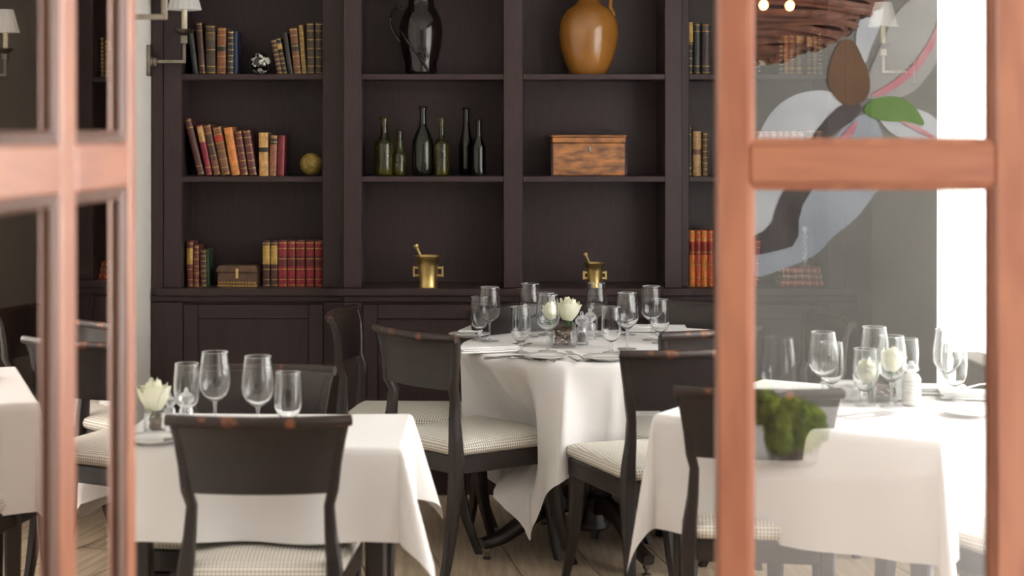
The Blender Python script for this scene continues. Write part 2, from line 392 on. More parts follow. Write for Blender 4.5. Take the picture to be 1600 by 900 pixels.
def bookcase(name, label, s, yf, stiles, bays, ledge_x, base_x, doors):
    """all numbers in photograph pixels on the unit's own front plane"""
    x = lambda p: Xs(p, s)
    z = lambda p: Zs(p, s)
    t = thing(name, label, 'bookcase', (0, yf, 0), group='built-in bookcase units')
    zl0, zl1 = z(460.5), z(450)
    for a, b in stiles:
        part(MB().box(x(a), x(b), 0, 0.022, zl1, ZC-0.002, 0.0025), 'stile', M_espresso, t)
    for a, b in bays:
        part(MB().box(x(a)-0.005, x(b)+0.005, BD, BD+0.015, zl1, ZC-0.002), 'back_panel', M_espresso, t)
        for e, sg in ((a, -1), (b, 1)):
            x0, x1 = sorted((x(e), x(e)+sg*0.022))
            part(MB().box(x0, x1, 0.022, BD, zl1, ZC-0.002), 'side_panel', M_espresso, t)
        for py0, py1 in ((115.5, 124.5), (275.5, 284.5)):
            part(MB().box(x(a), x(b), 0.004, BD, z(py1), z(py0), 0.002), 'shelf', M_espresso_h, t)
        part(MB().box(x(a), x(b), 0.004, BD, z(-50), z(-59), 0.002), 'shelf', M_espresso_h, t)
    xa, xb, xc, xd = x(ledge_x[0]), x(ledge_x[1]), max(x(base_x[0]), x(ledge_x[0])), min(x(base_x[1]), x(ledge_x[1]))
    part(MB().extrude([(xa, -0.035), (xb, -0.035), (xb, 0.09), (xd-0.0005, 0.0905), (xd-0.0005, BD), (xc+0.0005, BD), (xc+0.0005, 0.0905), (xa, 0.09)], zl0, zl1, 'z'), 'ledge', M_espresso_h, t, 20)
    part(MB().box(x(base_x[0]), x(base_x[1]), -0.012, 0.02, zl0-0.03, zl0-0.001, 0.004), 'cornice_strip', M_espresso_h, t)
    part(MB().box(x(base_x[0]), x(base_x[1]), 0.014, BD, 0.10, zl0-0.0305), 'carcass', M_espresso, t)
    # face frame of the base cupboard with sunk doors
    zt, zb = z(474), 0.16
    edges = [base_x[0]] + [e for d in doors for e in d] + [base_x[1]]
    for i in range(0, len(edges), 2):
        if edges[i+1] - edges[i] > 2:
            part(MB().box(x(edges[i]), x(edges[i+1]), -0.006, 0.0135, 0.10, zl0-0.031, 0.002), 'face_frame', M_espresso, t)
    for a, b in doors:
        part(MB().box(x(a), x(b), -0.006, 0.0135, zt, zl0-0.031, 0.002), 'face_rail', M_espresso_h, t)
        part(MB().box(x(a), x(b), -0.006, 0.0135, 0.10, zb, 0.002), 'face_rail', M_espresso_h, t)
        d = thing_part('cupboard_door', t)
        x0, x1 = x(a)+0.004, x(b)-0.004; z0, z1 = zb+0.004, zt-0.004; w = 0.060
        for q0, q1 in ((x0, x0+w), (x1-w, x1)): part(MB().box(q0, q1, -0.004, 0.0135, z0, z1, 0.002), 'door_stile', M_espresso, d)
        for q0, q1 in ((z1-w, z1), (z0, z0+w)): part(MB().box(x0+w, x1-w, -0.004, 0.0135, q0, q1, 0.002), 'door_rail', M_espresso_h, d)
        part(MB().box(x0+w+0.002, x1-w-0.002, 0.007, 0.0135, z0+w, z1-w), 'door_panel', M_espresso, d)
    part(MB().box(x(base_x[0]), x(base_x[1]), -0.018, 0.013, 0.0, 0.0995, 0.003), 'plinth', M_espresso_h, t)
    return t
def thing_part(nm, p):
    o = bpy.data.objects.new(nm, None); C.objects.link(o); o.parent = p; o.empty_display_size = 0.03
    return o
bookcase('bookcase', 'dark espresso bookcase unit at left, with bookends of leather books and a small chest', SS, YS,
         [(255.5, 284), (504, 538)], [(284, 504)], (246, 528.5), (237, 538), [(286, 506)])
MB().box(Xs(236.2, SS), Xs(255, SS), YS+0.006, YS+0.024, 0.0, ZC-0.002, 0.002).build('trim_1', M_espresso).__setitem__('kind', 'structure')
bookcase('bookcase', 'wide dark espresso centre bookcase unit holding jugs, bottles and brass mortars', SC, YC,
         [(537, 565), (787, 817), (1039, 1066)], [(565, 787), (817, 1039)], (528.5, 1078), (537, 1066), [(566, 794), (812, 1038)])
bookcase('bookcase', 'dark espresso bookcase unit at right, partly behind the orange glazed door', SS, YS,
         [(1062, 1077), (1293, 1321)], [(1077, 1293)], (1078.5, 1334), (1062, 1340), [(1080, 1292)])
MB().box(Xs(1321.5, SS), Xs(1363, SS), YS+0.006, YS+0.024, 0.0, ZC-0.002, 0.002).build('trim_2', M_espresso).__setitem__('kind', 'structure')

# ---------------------------------------------------------------- books
ZSH = {}                                     # top of each shelf (m)
for nm, s in (('s', SS), ('c', SC)):
    ZSH[nm] = (Zs(115.5, s), Zs(275.5, s), Zs(450, s))
M_BOOK = {}
def leather(col):
    k = 'leather_%d_%d_%d' % tuple(int(c*255) for c in col)
    return mat(k, tuple(min(0.8, c*1.45) for c in col), 0.36, col2=tuple(c*0.75 for c in col), scale=45, coat=0.15, lo=0.3, hi=0.6, spec=0.35)
def book(w, h, d, col, label, group, loc, lean=0.0, bands=4, label_col=None, gilt=True, spine_r=None, flat=False, lab_span=(0.70, 0.82)):
    t = thing('book', label, 'book', loc, 0, group)
    m = leather(col); th = min(0.0025, w*0.18); r = min(w*0.5, 0.016) * 0.55
    def arc(k=0.0, n=6):   # rounded spine in plan
        return [(w/2 - (w/2+k)*math.cos(math.pi*i/n), -(r+k)*math.sin(math.pi*i/n) + r) for i in range(n+1)]
    prof = [(0, d)] + [(x, y) for x, y in arc()] + [(w, d), (w-th, d), (w-th, r+th), (th, r+th), (th, d)]
    n = len(prof); mb = MB(); mb.v = [(x, y, 0) for x, y in prof] + [(x, y, h) for x, y in prof]
    mb.f = [(i, (i+1) % n, (i+1) % n + n, i+n) for i in range(n)]
    for o, fl in ((0, True), (n, False)):
        f = tuple(range(o, o+n)); mb.f.append(f[::-1] if fl else f)
    mb.build('cover', m, t, 30)
    MB().box(th, w-th, r+th, d-0.004, 0.003, h-0.004).build('pages', M_pages, t, 0)
    def band(z0, z1, k):
        mb = MB(); a = arc(k); b = arc(-0.0003)
        mb.quadstrip([[(x, y, zz) for x, y in a] + [(x, y+0.0006, zz) for x, y in reversed(b)] for zz in (z0, z1)])
        return mb
    if label_col is not None:
        band(h*lab_span[0], h*lab_span[1], 0.0004).build('title_label', leather(label_col), t)
    if gilt:
        mb = MB()
        zs = [0.035, 0.965] + [0.16 + 0.68*i/max(1, bands-1) for i in range(bands)]
        for q in zs:
            b2 = band(h*q-0.0016, h*q+0.0016, 0.0009); o = len(mb.v); mb.v += b2.v; mb.f += [tuple(i+o for i in f) for f in b2.f]
        tag(mb.build('gilt_bands', M_gilt, t), kind='stuff')
    if flat: t.rotation_euler = flat
    else: t.rotation_euler = (0, lean, 0)
    return t
def shelf_books(rows, s, yf, zbase, ybase, where, group, depth=0.17, setback=0.06):
    """row: bottom-left px, bottom-right px, top-left px, top py, colour, words, keyword options"""
    for (bl, br, tl, py, col, words, kw) in rows:
        lean = math.atan2(tl - bl, ybase - py)
        w = (br - bl)/s*math.cos(lean)*0.985
        h = (ybase - py)/s/math.cos(lean)
        book(w, h, depth*min(1, h/0.2), col, words + ' ' + where, group, (Xs(bl, s), yf + setback, zbase), lean, **kw)
BR, DK, OL, OX, OR, TAN, RED, BLU = (0.06, 0.026, 0.018), (0.022, 0.017, 0.015), (0.05, 0.035, 0.022), (0.11, 0.026, 0.022), (0.32, 0.10, 0.03), (0.42, 0.24, 0.10), (0.16, 0.010, 0.013), (0.012, 0.018, 0.05)
GR = (0.028, 0.03, 0.03); CRIM = (0.20, 0.012, 0.018); AMB = (0.55, 0.16, 0.03); GOLD = (0.40, 0.25, 0.06); GREEN = (0.02, 0.05, 0.02)
L1 = 'on the top left shelf'
shelf_books([
    (297.8, 306.5, 289.5, 50, GR, 'grey-green leaning book behind the wall sconce', dict(gilt=False)),
    (308, 317.8, 302, 36, BR, 'tall plain brown book leaning beside the grey-green book', dict(bands=2)),
    (318.5, 334, 317.5, 40, OL, 'thick dark olive book with faint gold title', dict(bands=3, label_col=(0.09, 0.06, 0.03))),
    (335.5, 350, 336, 44, (0.17, 0.06, 0.025), 'rust brown book with bright copper edges', dict(label_col=DK, lab_span=(0.5, 0.64))),
    (352, 361.8, 352.5, 49, DK, 'dark brown gilt-speckled book next to a navy book', dict(bands=6)),
    (362.3, 368, 362.3, 50, BLU, 'navy blue book at the end of the left group', dict(gilt=False)),
], SS, YS, ZSH['s'][0], 117.5, L1, 'old books on the top left shelf')
shelf_books([
    (431, 439.3, 421, 64, BR, 'short brown leaning book nearest the painted ball', dict(bands=6)),
    (439.8, 447, 429, 61, DK, 'dark leaning book with gold ovals on its spine', dict(bands=6, label_col=GOLD)),
    (448.5, 455.8, 439, 52, DK, 'plain black leaning book in the right group', dict(gilt=False)),
    (457, 469.3, 450, 45, (0.15, 0.06, 0.028), 'thick russet leaning book with dark label', dict(label_col=DK, lab_span=(0.5, 0.66))),
    (470, 477.3, 464, 40, (0.22, 0.13, 0.035), 'slim gold-studded leaning book', dict(bands=7)),
    (478, 490.3, 477, 36, OL, 'upright dark book with square gold panels, first of a pair', dict(bands=5)),
    (491, 503.6, 490.8, 36, OL, 'dark book with square gold panels, last against the stile', dict(bands=5)),
], SS, YS, ZSH['s'][0], 117.5, L1, 'old books on the top left shelf')
L2 = 'on the middle left shelf'
shelf_books([
    (305.8, 317, 284, 187, (0.085, 0.03, 0.025), 'tallest dark brown leaning book at the left end', dict(bands=2)),
    (319, 329, 303, 197, (0.20, 0.014, 0.03), 'slim crimson leaning book with gilt top', dict(label_col=TAN, lab_span=(0.66, 0.96), bands=2)),
    (330.5, 342, 314, 197, (0.14, 0.045, 0.02), 'brown and orange leaning book, third in the row', dict(label_col=(0.07, 0.03, 0.018), lab_span=(0.3, 0.8), bands=4)),
    (343, 357.2, 328.5, 200, (0.15, 0.065, 0.03), 'brown leaning book with red title label', dict(label_col=(0.40, 0.03, 0.02), bands=5)),
    (359, 373, 346, 201, (0.58, 0.20, 0.055), 'bright orange marbled leaning book', dict(bands=2)),
    (374, 385.4, 363, 206, OX, 'oxblood leaning book directly right of the orange one', dict(bands=5)),
    (387, 399.3, 376, 205, (0.10, 0.025, 0.02), 'dark oxblood leaning book, last of the tilted row', dict(bands=5)),
    (402.5, 417.3, 401.5, 208, (0.50, 0.28, 0.10), 'upright tan calf book with black labels', dict(label_col=DK, lab_span=(0.55, 0.66), gilt=False)),
    (418, 429.5, 420, 212, (0.25, 0.09, 0.045), 'upright red-brown book with two dark bands', dict(label_col=DK, lab_span=(0.78, 0.92), bands=2)),
    (430.5, 442, 432, 212, (0.17, 0.012, 0.018), 'plain dark red book right of the upright pair', dict(gilt=False)),
], SS, YS, ZSH['s'][1], 276, L2, 'leather books on the middle left shelf')
L3 = 'on the left cabinet ledge'
shelf_books([
    (288, 298, 288, 378, OX, 'slim oxblood book with yellow label at the left end', dict(label_col=GOLD, lab_span=(0.5, 0.86))),
    (298.5, 307.7, 298.5, 384, (0.15, 0.035, 0.025), 'narrow reddish brown book, second from the left', dict(bands=5)),
    (309.5, 319.7, 309, 391, BR, 'short dark brown gilt book', dict(bands=6)),
    (320, 323.3, 320, 391, GREEN, 'thin green book left of the small chest', dict(gilt=False)),
    (408, 419.2, 408, 378, (0.06, 0.02, 0.018), 'first dark book with broad yellow label beside the chest', dict(label_col=GOLD, lab_span=(0.5, 0.92))),
    (420.5, 431.3, 420.5, 378, (0.06, 0.02, 0.018), 'second dark book with broad yellow label, touching the red set', dict(label_col=GOLD, lab_span=(0.5, 0.92))),
], SS, YS, ZSH['s'][2], 448.5, L3, 'books on the left cabinet ledge')
words = ['first', 'second', 'middle', 'fourth', 'last']
shelf_books([(a, b, a, 377, CRIM, '%s volume of the matching crimson gilt set' % wd, dict(bands=4, label_col=(0.10, 0.01, 0.012), lab_span=(0.45, 0.68)))
    for (a, b), wd in zip(((432, 446.3), (446.8, 459.5), (460, 475), (476, 489.5), (490, 504)), words)],
    SS, YS, ZSH['s'][2], 448.5, L3, 'crimson set on the left cabinet ledge')
R1, R2, R3 = 'on the top right shelf', 'on the middle right shelf', 'on the right cabinet ledge'
shelf_books([
    (1078.5, 1086.5, 1078.5, 33, DK, 'slim black and gold book against the centre unit', dict(bands=6, label_col=GOLD, lab_span=(0.6, 0.97))),
    (1087.3, 1098.8, 1087.3, 37, GR, 'blue-grey book with small gilt ornament', dict(bands=2)),
    (1100, 1114.5, 1100, 37, (0.05, 0.03, 0.03), 'wide dark brown book, third from the centre unit', dict(bands=2)),
    (1222, 1229, 1222, 65, DK, 'narrow dark gilt book starting the row behind the pane', dict(bands=6)),
    (1229.5, 1238, 1229.5, 56, (0.26, 0.085, 0.03), 'reddish tan book, second in the row behind the pane', dict(bands=4)),
    (1238.5, 1247.5, 1238.5, 56, (0.17, 0.055, 0.028), 'russet book, third in the row behind the pane', dict(bands=4)),
    (1248.7, 1260.8, 1248.7, 56, (0.10, 0.06, 0.035), 'thick brown book with pale gilt ends behind the pane', dict(label_col=TAN, lab_span=(0.80, 0.98), bands=3)),
    (1266, 1274, 1266, 57, DK, 'dark book with tan label behind the pane', dict(label_col=TAN, lab_span=(0.72, 0.96))),
    (1275.6, 1282.5, 1275.6, 57, (0.16, 0.09, 0.04), 'narrow tan-brown gilt book, next to last behind the pane', dict(bands=4)),
    (1284, 1290.5, 1284, 52, OL, 'tallest narrow speckled book at the right end behind the pane', dict(bands=8)),
], SS, YS, ZSH['s'][0], 117.5, R1, 'old books on the top right shelf')
rows = [
    (1078.5, 1084.5, 1078.5, 198, DK, 'very thin tall black book', dict(bands=2)),
    (1085.5, 1099.4, 1085.5, 206, (0.36, 0.21, 0.10), 'wide tan calf book with brown label', dict(label_col=(0.12, 0.05, 0.03), lab_span=(0.48, 0.6))),
    (1101, 1110, 1101, 208, (0.09, 0.05, 0.025), 'dark book with gold diamonds, beside the tan calf book', dict(bands=6))]
for i, wd in enumerate(('first', 'second', 'third', 'fourth', 'fifth', 'sixth', 'seventh')):
    rows.append((1187 + i*10.8, 1197.3 + i*10.8, 1187 + i*10.8, 206, (0.50, 0.28, 0.23), '%s pale pink spine in the row above the door rail' % wd, dict(bands=4)))
rows += [(1265, 1279, 1265, 203, (0.13, 0.055, 0.03), 'thick brown book right of the pale pink row', dict(bands=4)),
         (1280, 1292, 1280, 204, (0.17, 0.08, 0.04), 'brown gilt book against the right stile', dict(bands=4))]
shelf_books(rows, SS, YS, ZSH['s'][1], 276, R2, 'books on the middle right shelf')
rows = [(1080.3 + i*9.8, 1090 + i*9.8, 1080.3 + i*9.8, 360, AMB if i % 2 == 0 else (0.38, 0.06, 0.02), '%s of four glossy amber and red gilt volumes' % wd,
         dict(bands=4, label_col=(0.22, 0.02, 0.012), lab_span=(0.57, 0.80))) for i, wd in enumerate(('first', 'second', 'third', 'last'))]
rows += [(1170, 1180, 1172, 374, (0.42, 0.08, 0.07), 'coral red book at the door stile', dict(gilt=False)),
         (1181, 1189.5, 1185.5, 375, (0.30, 0.025, 0.04), 'crimson book leaning right beside the coral one', dict(bands=3))]
shelf_books(rows, SS, YS, ZSH['s'][2], 443.5+5, R3, 'books on the right cabinet ledge')
zb = ZSH['s'][2]
for (x0, x1, h, col, wd) in ((1225, 1292, 0.026, (0.30, 0.045, 0.04), 'bottom red'), (1227, 1290, 0.028, (0.17, 0.075, 0.055), 'middle brown'), (1226, 1288, 0.025, (0.24, 0.05, 0.04), 'topmost reddish')):
    # lying flat, spine to the room
    t = book(h, (x1-x0)/SS, 0.15, col, wd + ' book of the flat stack under the glass candlestick', 'flat stack of books', (0, 0, 0), flat=(0, R(90), 0), bands=5)
    t.location = (Xs(x0, SS), YS+0.06, zb + h); zb += h + 0.0006
ZSTACK = zb

# ---------------------------------------------------------------- things on the shelves
def lathe_thing(name, label, cat, px, s, y, z, prof, m, group=None, n=32, nm='body'):
    t = thing(name, label, cat, (Xs(px, s)*1.0, y, z), 0, group)
    MB().lathe(prof, n).build(nm, m, t, 50)
    return t
def spin(px_prof, s, base): return [(r/s, (base - y)/s) for r, y in px_prof]
sj = FPX/(YC+0.14)
# black jug
pj = [(0, 113), (24, 113), (25, 108), (25, 95), (28, 85), (32, 68), (34, 46), (32, 28), (26, 14), (20.5, 5), (20, -6), (24, -22), (22, -22.5), (18, -6), (0, 0)]
t = lathe_thing('jug', 'glossy black lustre jug with thin looped handle on the top shelf', 'jug', 658, sj, YC+0.14, ZSH['c'][0]+0.0005, spin(pj, sj, 113), M_blackjug, n=40)
hp = []
for i in range(15):
    a = i/14
    q = [(637, 14), (620, 6), (609, 22), (611, 38), (618, 52), (626, 61)]
    k = a*(len(q)-1); j = min(int(k), len(q)-2); f = k-j
    hp.append(((q[j][0]*(1-f)+q[j+1][0]*f-658)/sj, 0, (113-(q[j][1]*(1-f)+q[j+1][1]*f))/sj))
MB().tube(hp, 0.0055, 8).build('handle', M_blackjug, t)
sp = []
for i in range(13):
    f = i/12; yy = 40 + f*70; ang = R(-160 + 100*f)
    rr = 34.3 - abs(yy-46)*0.03 if yy < 60 else 33.6 - (yy-60)*0.22
    rr = max(rr, 25.3); sp.append((rr/sj*math.cos(ang), rr/sj*math.sin(ang), (113-yy)/sj))
MB().tube(sp, 0.006, 8).build('raised_strap', M_blackjug, t)
# ochre jug
po = [(0, 113), (28, 113), (31, 108), (39, 90), (45, 68), (47.5, 48), (45, 28), (37, 13), (24, 4), (17, -2), (15, -14), (18, -26), (16, -26), (12, -14), (0, -6)]
t = lathe_thing('jug', 'large rounded ochre stoneware jug on the upper centre shelf', 'jug', 919.5, sj, YC+0.14, ZSH['c'][0]+0.0005, spin(po, sj, 113), M_ochre, n=40)
q = [(934, -18), (947, -16), (954, -4), (953, 8), (957, 18), (958.5, 26)]
MB().tube([((a-919.5)/sj, -0.01-0.004*i, (113-b)/sj) for i, (a, b) in enumerate(q)], [0.011, 0.012, 0.011, 0.010, 0.009, 0.006], 10).build('handle', M_ochre, t)
# bottles
def bottle(px, wpx, base, shoulder, necky, top, neckw, m, label, dy=0.10):
    y = YC + dy; s = FPX/y; b = wpx/2/s; k = neckw/2/s; H = lambda p: (base-p)/s
    prof = [(0, 0.008), (b*0.75, 0), (b*0.96, 0.003), (b, 0.008), (b, H(shoulder)), (b*0.93, H(shoulder)+0.25*(H(necky)-H(shoulder))), (b*0.66, H(shoulder)+0.65*(H(necky)-H(shoulder))),
            (k*1.12, H(necky)), (k, H(necky)+0.02), (k*0.92, H(top)-0.012), (k*1.25, H(top)-0.011), (k*1.25, H(top)-0.004), (k*1.0, H(top)), (k*0.7, H(top)), (k*0.65, H(top)-0.02), (0, H(top)-0.03)]
    t = thing('bottle', label, 'bottle', (Xs(px, s), y, ZSH['c'][1]+0.0005), 0, 'antique wine bottles')
    MB().lathe(prof, 28).build('body', m, t, 50)
    return t
bottle(600, 30, 275, 226, 213, 183, 11, M_bottle_g, 'olive green squat bottle at the left end of the bottle row')
bottle(624.5, 20, 275, 243, 233, 204, 9, M_bottle_g, 'smallest olive bottle, second in the bottle row')
bottle(661, 34, 275, 226, 198, 167, 10.5, M_bottle, 'tallest dark bottle with sloping shoulders beside the small olive bottle')
bottle(690, 25, 275, 226, 216, 185, 9, M_bottle_g, 'dark greenish cylindrical bottle right of the tallest one', dy=0.08)
bottle(728.5, 23, 275, 232, 200, 170, 10, M_bottle, 'tall slim black bottle behind its shorter neighbour', dy=0.17)
bottle(748, 22, 275, 232, 215, 187, 8, M_bottle, 'slim black bottle at the right end of the bottle row', dy=0.08)
# wooden box
sb = FPX/(YC+0.07)
t = thing('wooden_box', 'weathered orange-brown wooden box with oval keyhole on the centre shelf', 'box', (Xs(920.5, sb), YC+0.07, ZSH['c'][1]+0.0005))
bw, bh, lh = 117/sb, 63.5/sb, 12/sb
MB().box(-bw/2+0.003, bw/2-0.003, 0.002, 0.19, 0, bh-lh-0.002, 0.003).build('box_body', M_boxwood, t)
MB().box(-bw/2+0.003, bw/2-0.003, 0.002, 0.19, bh-lh, bh-0.0085, 0.003).build('lid', M_boxwood, t)
MB().box(-bw/2-0.001, bw/2+0.001, -0.003, 0.193, bh-0.008, bh, 0.002).build('lid_top', M_boxwood, t)
for sx in (-1, 1):
    MB().box(sx*bw/2-0.006*(sx > 0)-0.001, sx*bw/2+0.006*(sx < 0)+0.001, -0.001, 0.012, 0.0005, bh-lh-0.003).build('corner_strip', M_espresso, t)
e = MB().lathe([(0, 0.004), (0.005, 0.004), (0.0085, 0.002), (0.0085, 0)], 16, sx=1, sy=1.5).build('escutcheon', M_pewter, t)
e.rotation_euler = (R(90), 0, 0); e.location = (0, 0.003, bh - 22/sb)
MB().box(-0.0015, 0.0015, -0.0025, -0.001, bh-26/sb, bh-19/sb).build('keyhole', M_gap, t)
# mortars
def mortar(px, rim_y, scale, label, dy):
    y = YC + dy; s = FPX/y; k = scale
    t = thing('mortar', label, 'mortar', (Xs(px, s), y, ZSH['c'][2]+0.0005), 0, 'brass mortars with pestles')
    H = 49.5*k/s
    prof = [(0, 0), (15*k/s, 0), (15.3*k/s, 0.004), (14.6*k/s, 0.012), (15.2*k/s, H*0.45), (16*k/s, H*0.7), (18*k/s, H*0.88), (22.5*k/s, H*0.99), (22.5*k/s, H), (20.5*k/s, H), (16*k/s, H*0.86), (13*k/s, H*0.6), (12*k/s, 0.02), (0, 0.015)]
    MB().lathe(prof, 32).build('bowl', M_brass, t, 40)
    for sx in (-1, 1):
        a, b = 14.5*k/s, 24*k/s; z0, z1 = 17*k/s, 32*k/s; r = 0.0042
        mb = MB()
        mb.box(min(sx*a, sx*b), max(sx*a, sx*b), -r, r, z1-2*r, z1, 0.001); mb.box(min(sx*a, sx*b), max(sx*a, sx*b), -r, r, z0, z0+2*r, 0.001)
        x0, x1 = sorted((sx*b, sx*(b-2*r/1))); mb.box(x0, x1, -r*1.02, r*1.02, z0-0.002, z1+0.002, 0.001)
        mb.build('handle', M_brass, t)
    p = thing('pestle', 'brass pestle leaning in ' + label.replace(' with pestle', ''), 'pestle', (Xs(px, s), y, ZSH['c'][2]+0.018), 0, 'brass pestles')
    d = Vector((-20*k/s, 0, 60*k/s)); d0 = Vector((8*k/s, 0, 0.002))
    pts = [d0+(d-d0)*q for q in (0, 0.1, 0.5, 0.86, 0.92, 0.96, 1.0)]
    MB().tube(pts, [0.010*k, 0.010*k, 0.005*k, 0.0055*k, 0.0085*k, 0.0130*k, 0.011*k], 14).build('rod', M_brass, p, 50)
mortar(669, 400, 1.0, 'larger brass mortar with pestle below the bottles', 0.03)
mortar(929.5, 410, 0.78, 'smaller brass mortar with pestle behind the wine glasses', 0.02)
# balls
def ball(px, py, r, s, y, z, m, label):
    t = thing('ball', label, 'ornament', (Xs(px, s), y, z + r/s + 0.0005)); n = 20
    MB().lathe([(r/s*math.sin(math.pi*i/n), -r/s*math.cos(math.pi*i/n)) for i in range(n+1)], 28).build('sphere', m, t, 60)
    return t
M_ballp = mat('painted_glass_ball', (0.010, 0.009, 0.009), 0.08, col2=(0.015, 0.012, 0.01), coat=1.0)
def add_spots(m, sc, c1, c2):
    nt = m.node_tree; b = nt.nodes['Principled BSDF']
    tc = nt.nodes.new('ShaderNodeTexCoord'); nz = nt.nodes.new('ShaderNodeTexNoise'); nz.inputs['Scale'].default_value = sc
    nt.links.new(tc.outputs['Object'], nz.inputs['Vector'])
    rp = nt.nodes.new('ShaderNodeValToRGB'); e = rp.color_ramp.elements; e[0].position = 0.52; e[0].color = (0.010, 0.009, 0.009, 1); e[1].position = 0.56; e[1].color = (*c1, 1)
    x = e.new(0.66); x.color = (*c1, 1); x = e.new(0.68); x.color = (*c2, 1)
    nt.links.new(nz.outputs[0], rp.inputs[0]); nt.links.new(rp.outputs[0], b.inputs['Base Color'])
add_spots(M_ballp, 42, (0.62, 0.60, 0.52), (0.42, 0.45, 0.04))
M_bally = mat('mottled_yellow_ball', (0.42, 0.29, 0.065), 0.5, col2=(0.20, 0.135, 0.03), scale=45, bump=0.2)
ss1 = FPX/(YS+0.1)
ball(407, 100, 17, ss1, YS+0.1, ZSH['s'][0], M_ballp, 'black glass ball with white and yellow patches between the book groups')
ball(486.5, 256, 17.8, ss1, YS+0.1, ZSH['s'][1], M_bally, 'mottled yellow ball at the right end of the middle left shelf')
ball(1184, 100, 13, ss1, YS+0.1, ZSH['s'][0], M_ballp, 'dark glass ball seen through the pane beside the door stile')
# little casket
sk = FPX/(YS+0.05)
t = thing('casket', 'small brown leather casket with brass clasp and scalloped gilt border', 'box', (Xs(370.5, sk), YS+0.05, ZSH['s'][2]+0.0005), R(-8))
cw, ch = 66/sk, 33/sk
MB().box(-cw/2+0.004, cw/2-0.004, 0, 0.11, 0, ch*0.68, 0.003).build('box_body', M_casket, t)
MB().quadstrip([[(-cw/2+i, 0-0.002+i*0.5, z), (cw/2-i, -0.002+i*0.5, z), (cw/2-i, 0.112-i, z), (-cw/2+i, 0.112-i, z)] for i, z in ((0, ch*0.69), (0, ch*0.78), (0.006, ch*0.95), (0.010, ch))]).build('lid', M_casket, t)
MB().box(-0.006, 0.006, -0.006, -0.0005, ch*0.40, ch*0.86, 0.001).build('clasp', M_brass, t)
mb = MB()
for i in range(13):
    x = -cw/2+0.012 + i*(cw-0.024)/12; mb.lathe([(0, 0.0015), (0.005, 0.0015), (0.005, 0)], 8, cx=x, cy=0.0)
sc_ = mb.build('gilt_scallops', M_gilt, t); sc_.rotation_euler = (R(90), 0, 0); sc_.location = (0, 0.0, ch*0.2)
MB().box(-cw/2+0.003, cw/2-0.003, -0.001, 0.0005, 0.001, 0.008).build('gilt_border', M_gilt, t)
# candlestick
s = FPX/(YS+0.12)
t = thing('candlestick', 'twisted clear glass candlestick standing on the flat stack of books', 'candlestick', (Xs(1258, s), YS+0.12, ZSTACK+0.0005))
MB().lathe([(0, 0), (0.022, 0), (0.022, 0.004), (0.010, 0.010), (0.006, 0.016), (0, 0.016)], 20).build('foot', M_crystal, t)
for ph in (0, math.pi):
    MB().tube([(0.006*math.cos(ph+i*0.62), 0.006*math.sin(ph+i*0.62), 0.012+i*0.0048) for i in range(29)], 0.0045, 8).build('twisted_stem', M_crystal, t)
MB().lathe([(0, 0.142), (0.009, 0.142), (0.012, 0.150), (0.012, 0.172), (0.009, 0.172), (0.009, 0.152), (0, 0.150)], 16).build('cup', M_crystal, t)

# ---------------------------------------------------------------- wall sconces
def sconce(label, wx, y, zarm, k, sgn):
    """wall sconce: wx = wall plane, arm reaches sgn*0.155*k into the room"""
    t = thing('wall_sconce', label, 'lamp', (wx, y, zarm), 0, 'pewter wall sconces')
    t.scale = (sgn*k, k, k)
    MB().box(0.0005, 0.016, -0.035, 0.035, -0.06, 0.07, 0.003).build('wall_plate', M_pewter, t)
    o = MB().lathe([(0, 0.0), (0.028, 0), (0.028, 0.008), (0.020, 0.012), (0.020, 0.024), (0.010, 0.028), (0, 0.028)], 20).build('rosette', M_pewter, t)
    o.rotation_euler = (0, R(90), 0); o.location = (0.016, 0, 0)
    MB().box(0.03, 0.162, -0.007, 0.007, -0.007, 0.007, 0.001).build('arm', M_pewter, t)
    MB().box(0.148, 0.162, -0.0069, 0.0069, 0.007, 0.075, 0.001).build('upright', M_pewter, t)
    MB().box(0.141, 0.169, -0.014, 0.014, 0.075, 0.110, 0.002).build('socket_block', M_pewter, t)
    MB().lathe([(0, 0.1105), (0.012, 0.1105), (0.034, 0.122), (0.045, 0.134), (0.043, 0.136), (0.02, 0.127), (0, 0.127)], 28, cx=0.155).build('drip_pan', M_pewter, t)
    MB().lathe([(0, 0.1275), (0.0125, 0.1275), (0.0125, 0.235), (0, 0.235)], 18, cx=0.155).build('candle_sleeve', M_candle, t)
    mb = MB(); n = 36; r0, r1, z0, z1 = 0.072, 0.039, 0.217, 0.335
    mb.grid(lambda u, v: ((r0+(r1-r0)*v + 0.0012*math.cos(u*2*math.pi*18))*math.cos(2*math.pi*u)+0.155, (r0+(r1-r0)*v + 0.0012*math.cos(u*2*math.pi*18))*math.sin(2*math.pi*u), z0+(z1-z0)*v), 108, 6, True)
    mb.build('lamp_shade', M_shade, t)
    return t
sconce('pewter candle sconce with white pleated shade on the left wall by the bookcase', XL, 7.345, 1.809, 1.0, 1)
sconce('pewter sconce cut off at the top edge, on the white pilaster', PILX, 4.56, 1.82, 1.0, 1)
sconce('smaller sconce with white shade on the taupe wall beside the window', XR, 6.74, 1.747, 0.80, -1)
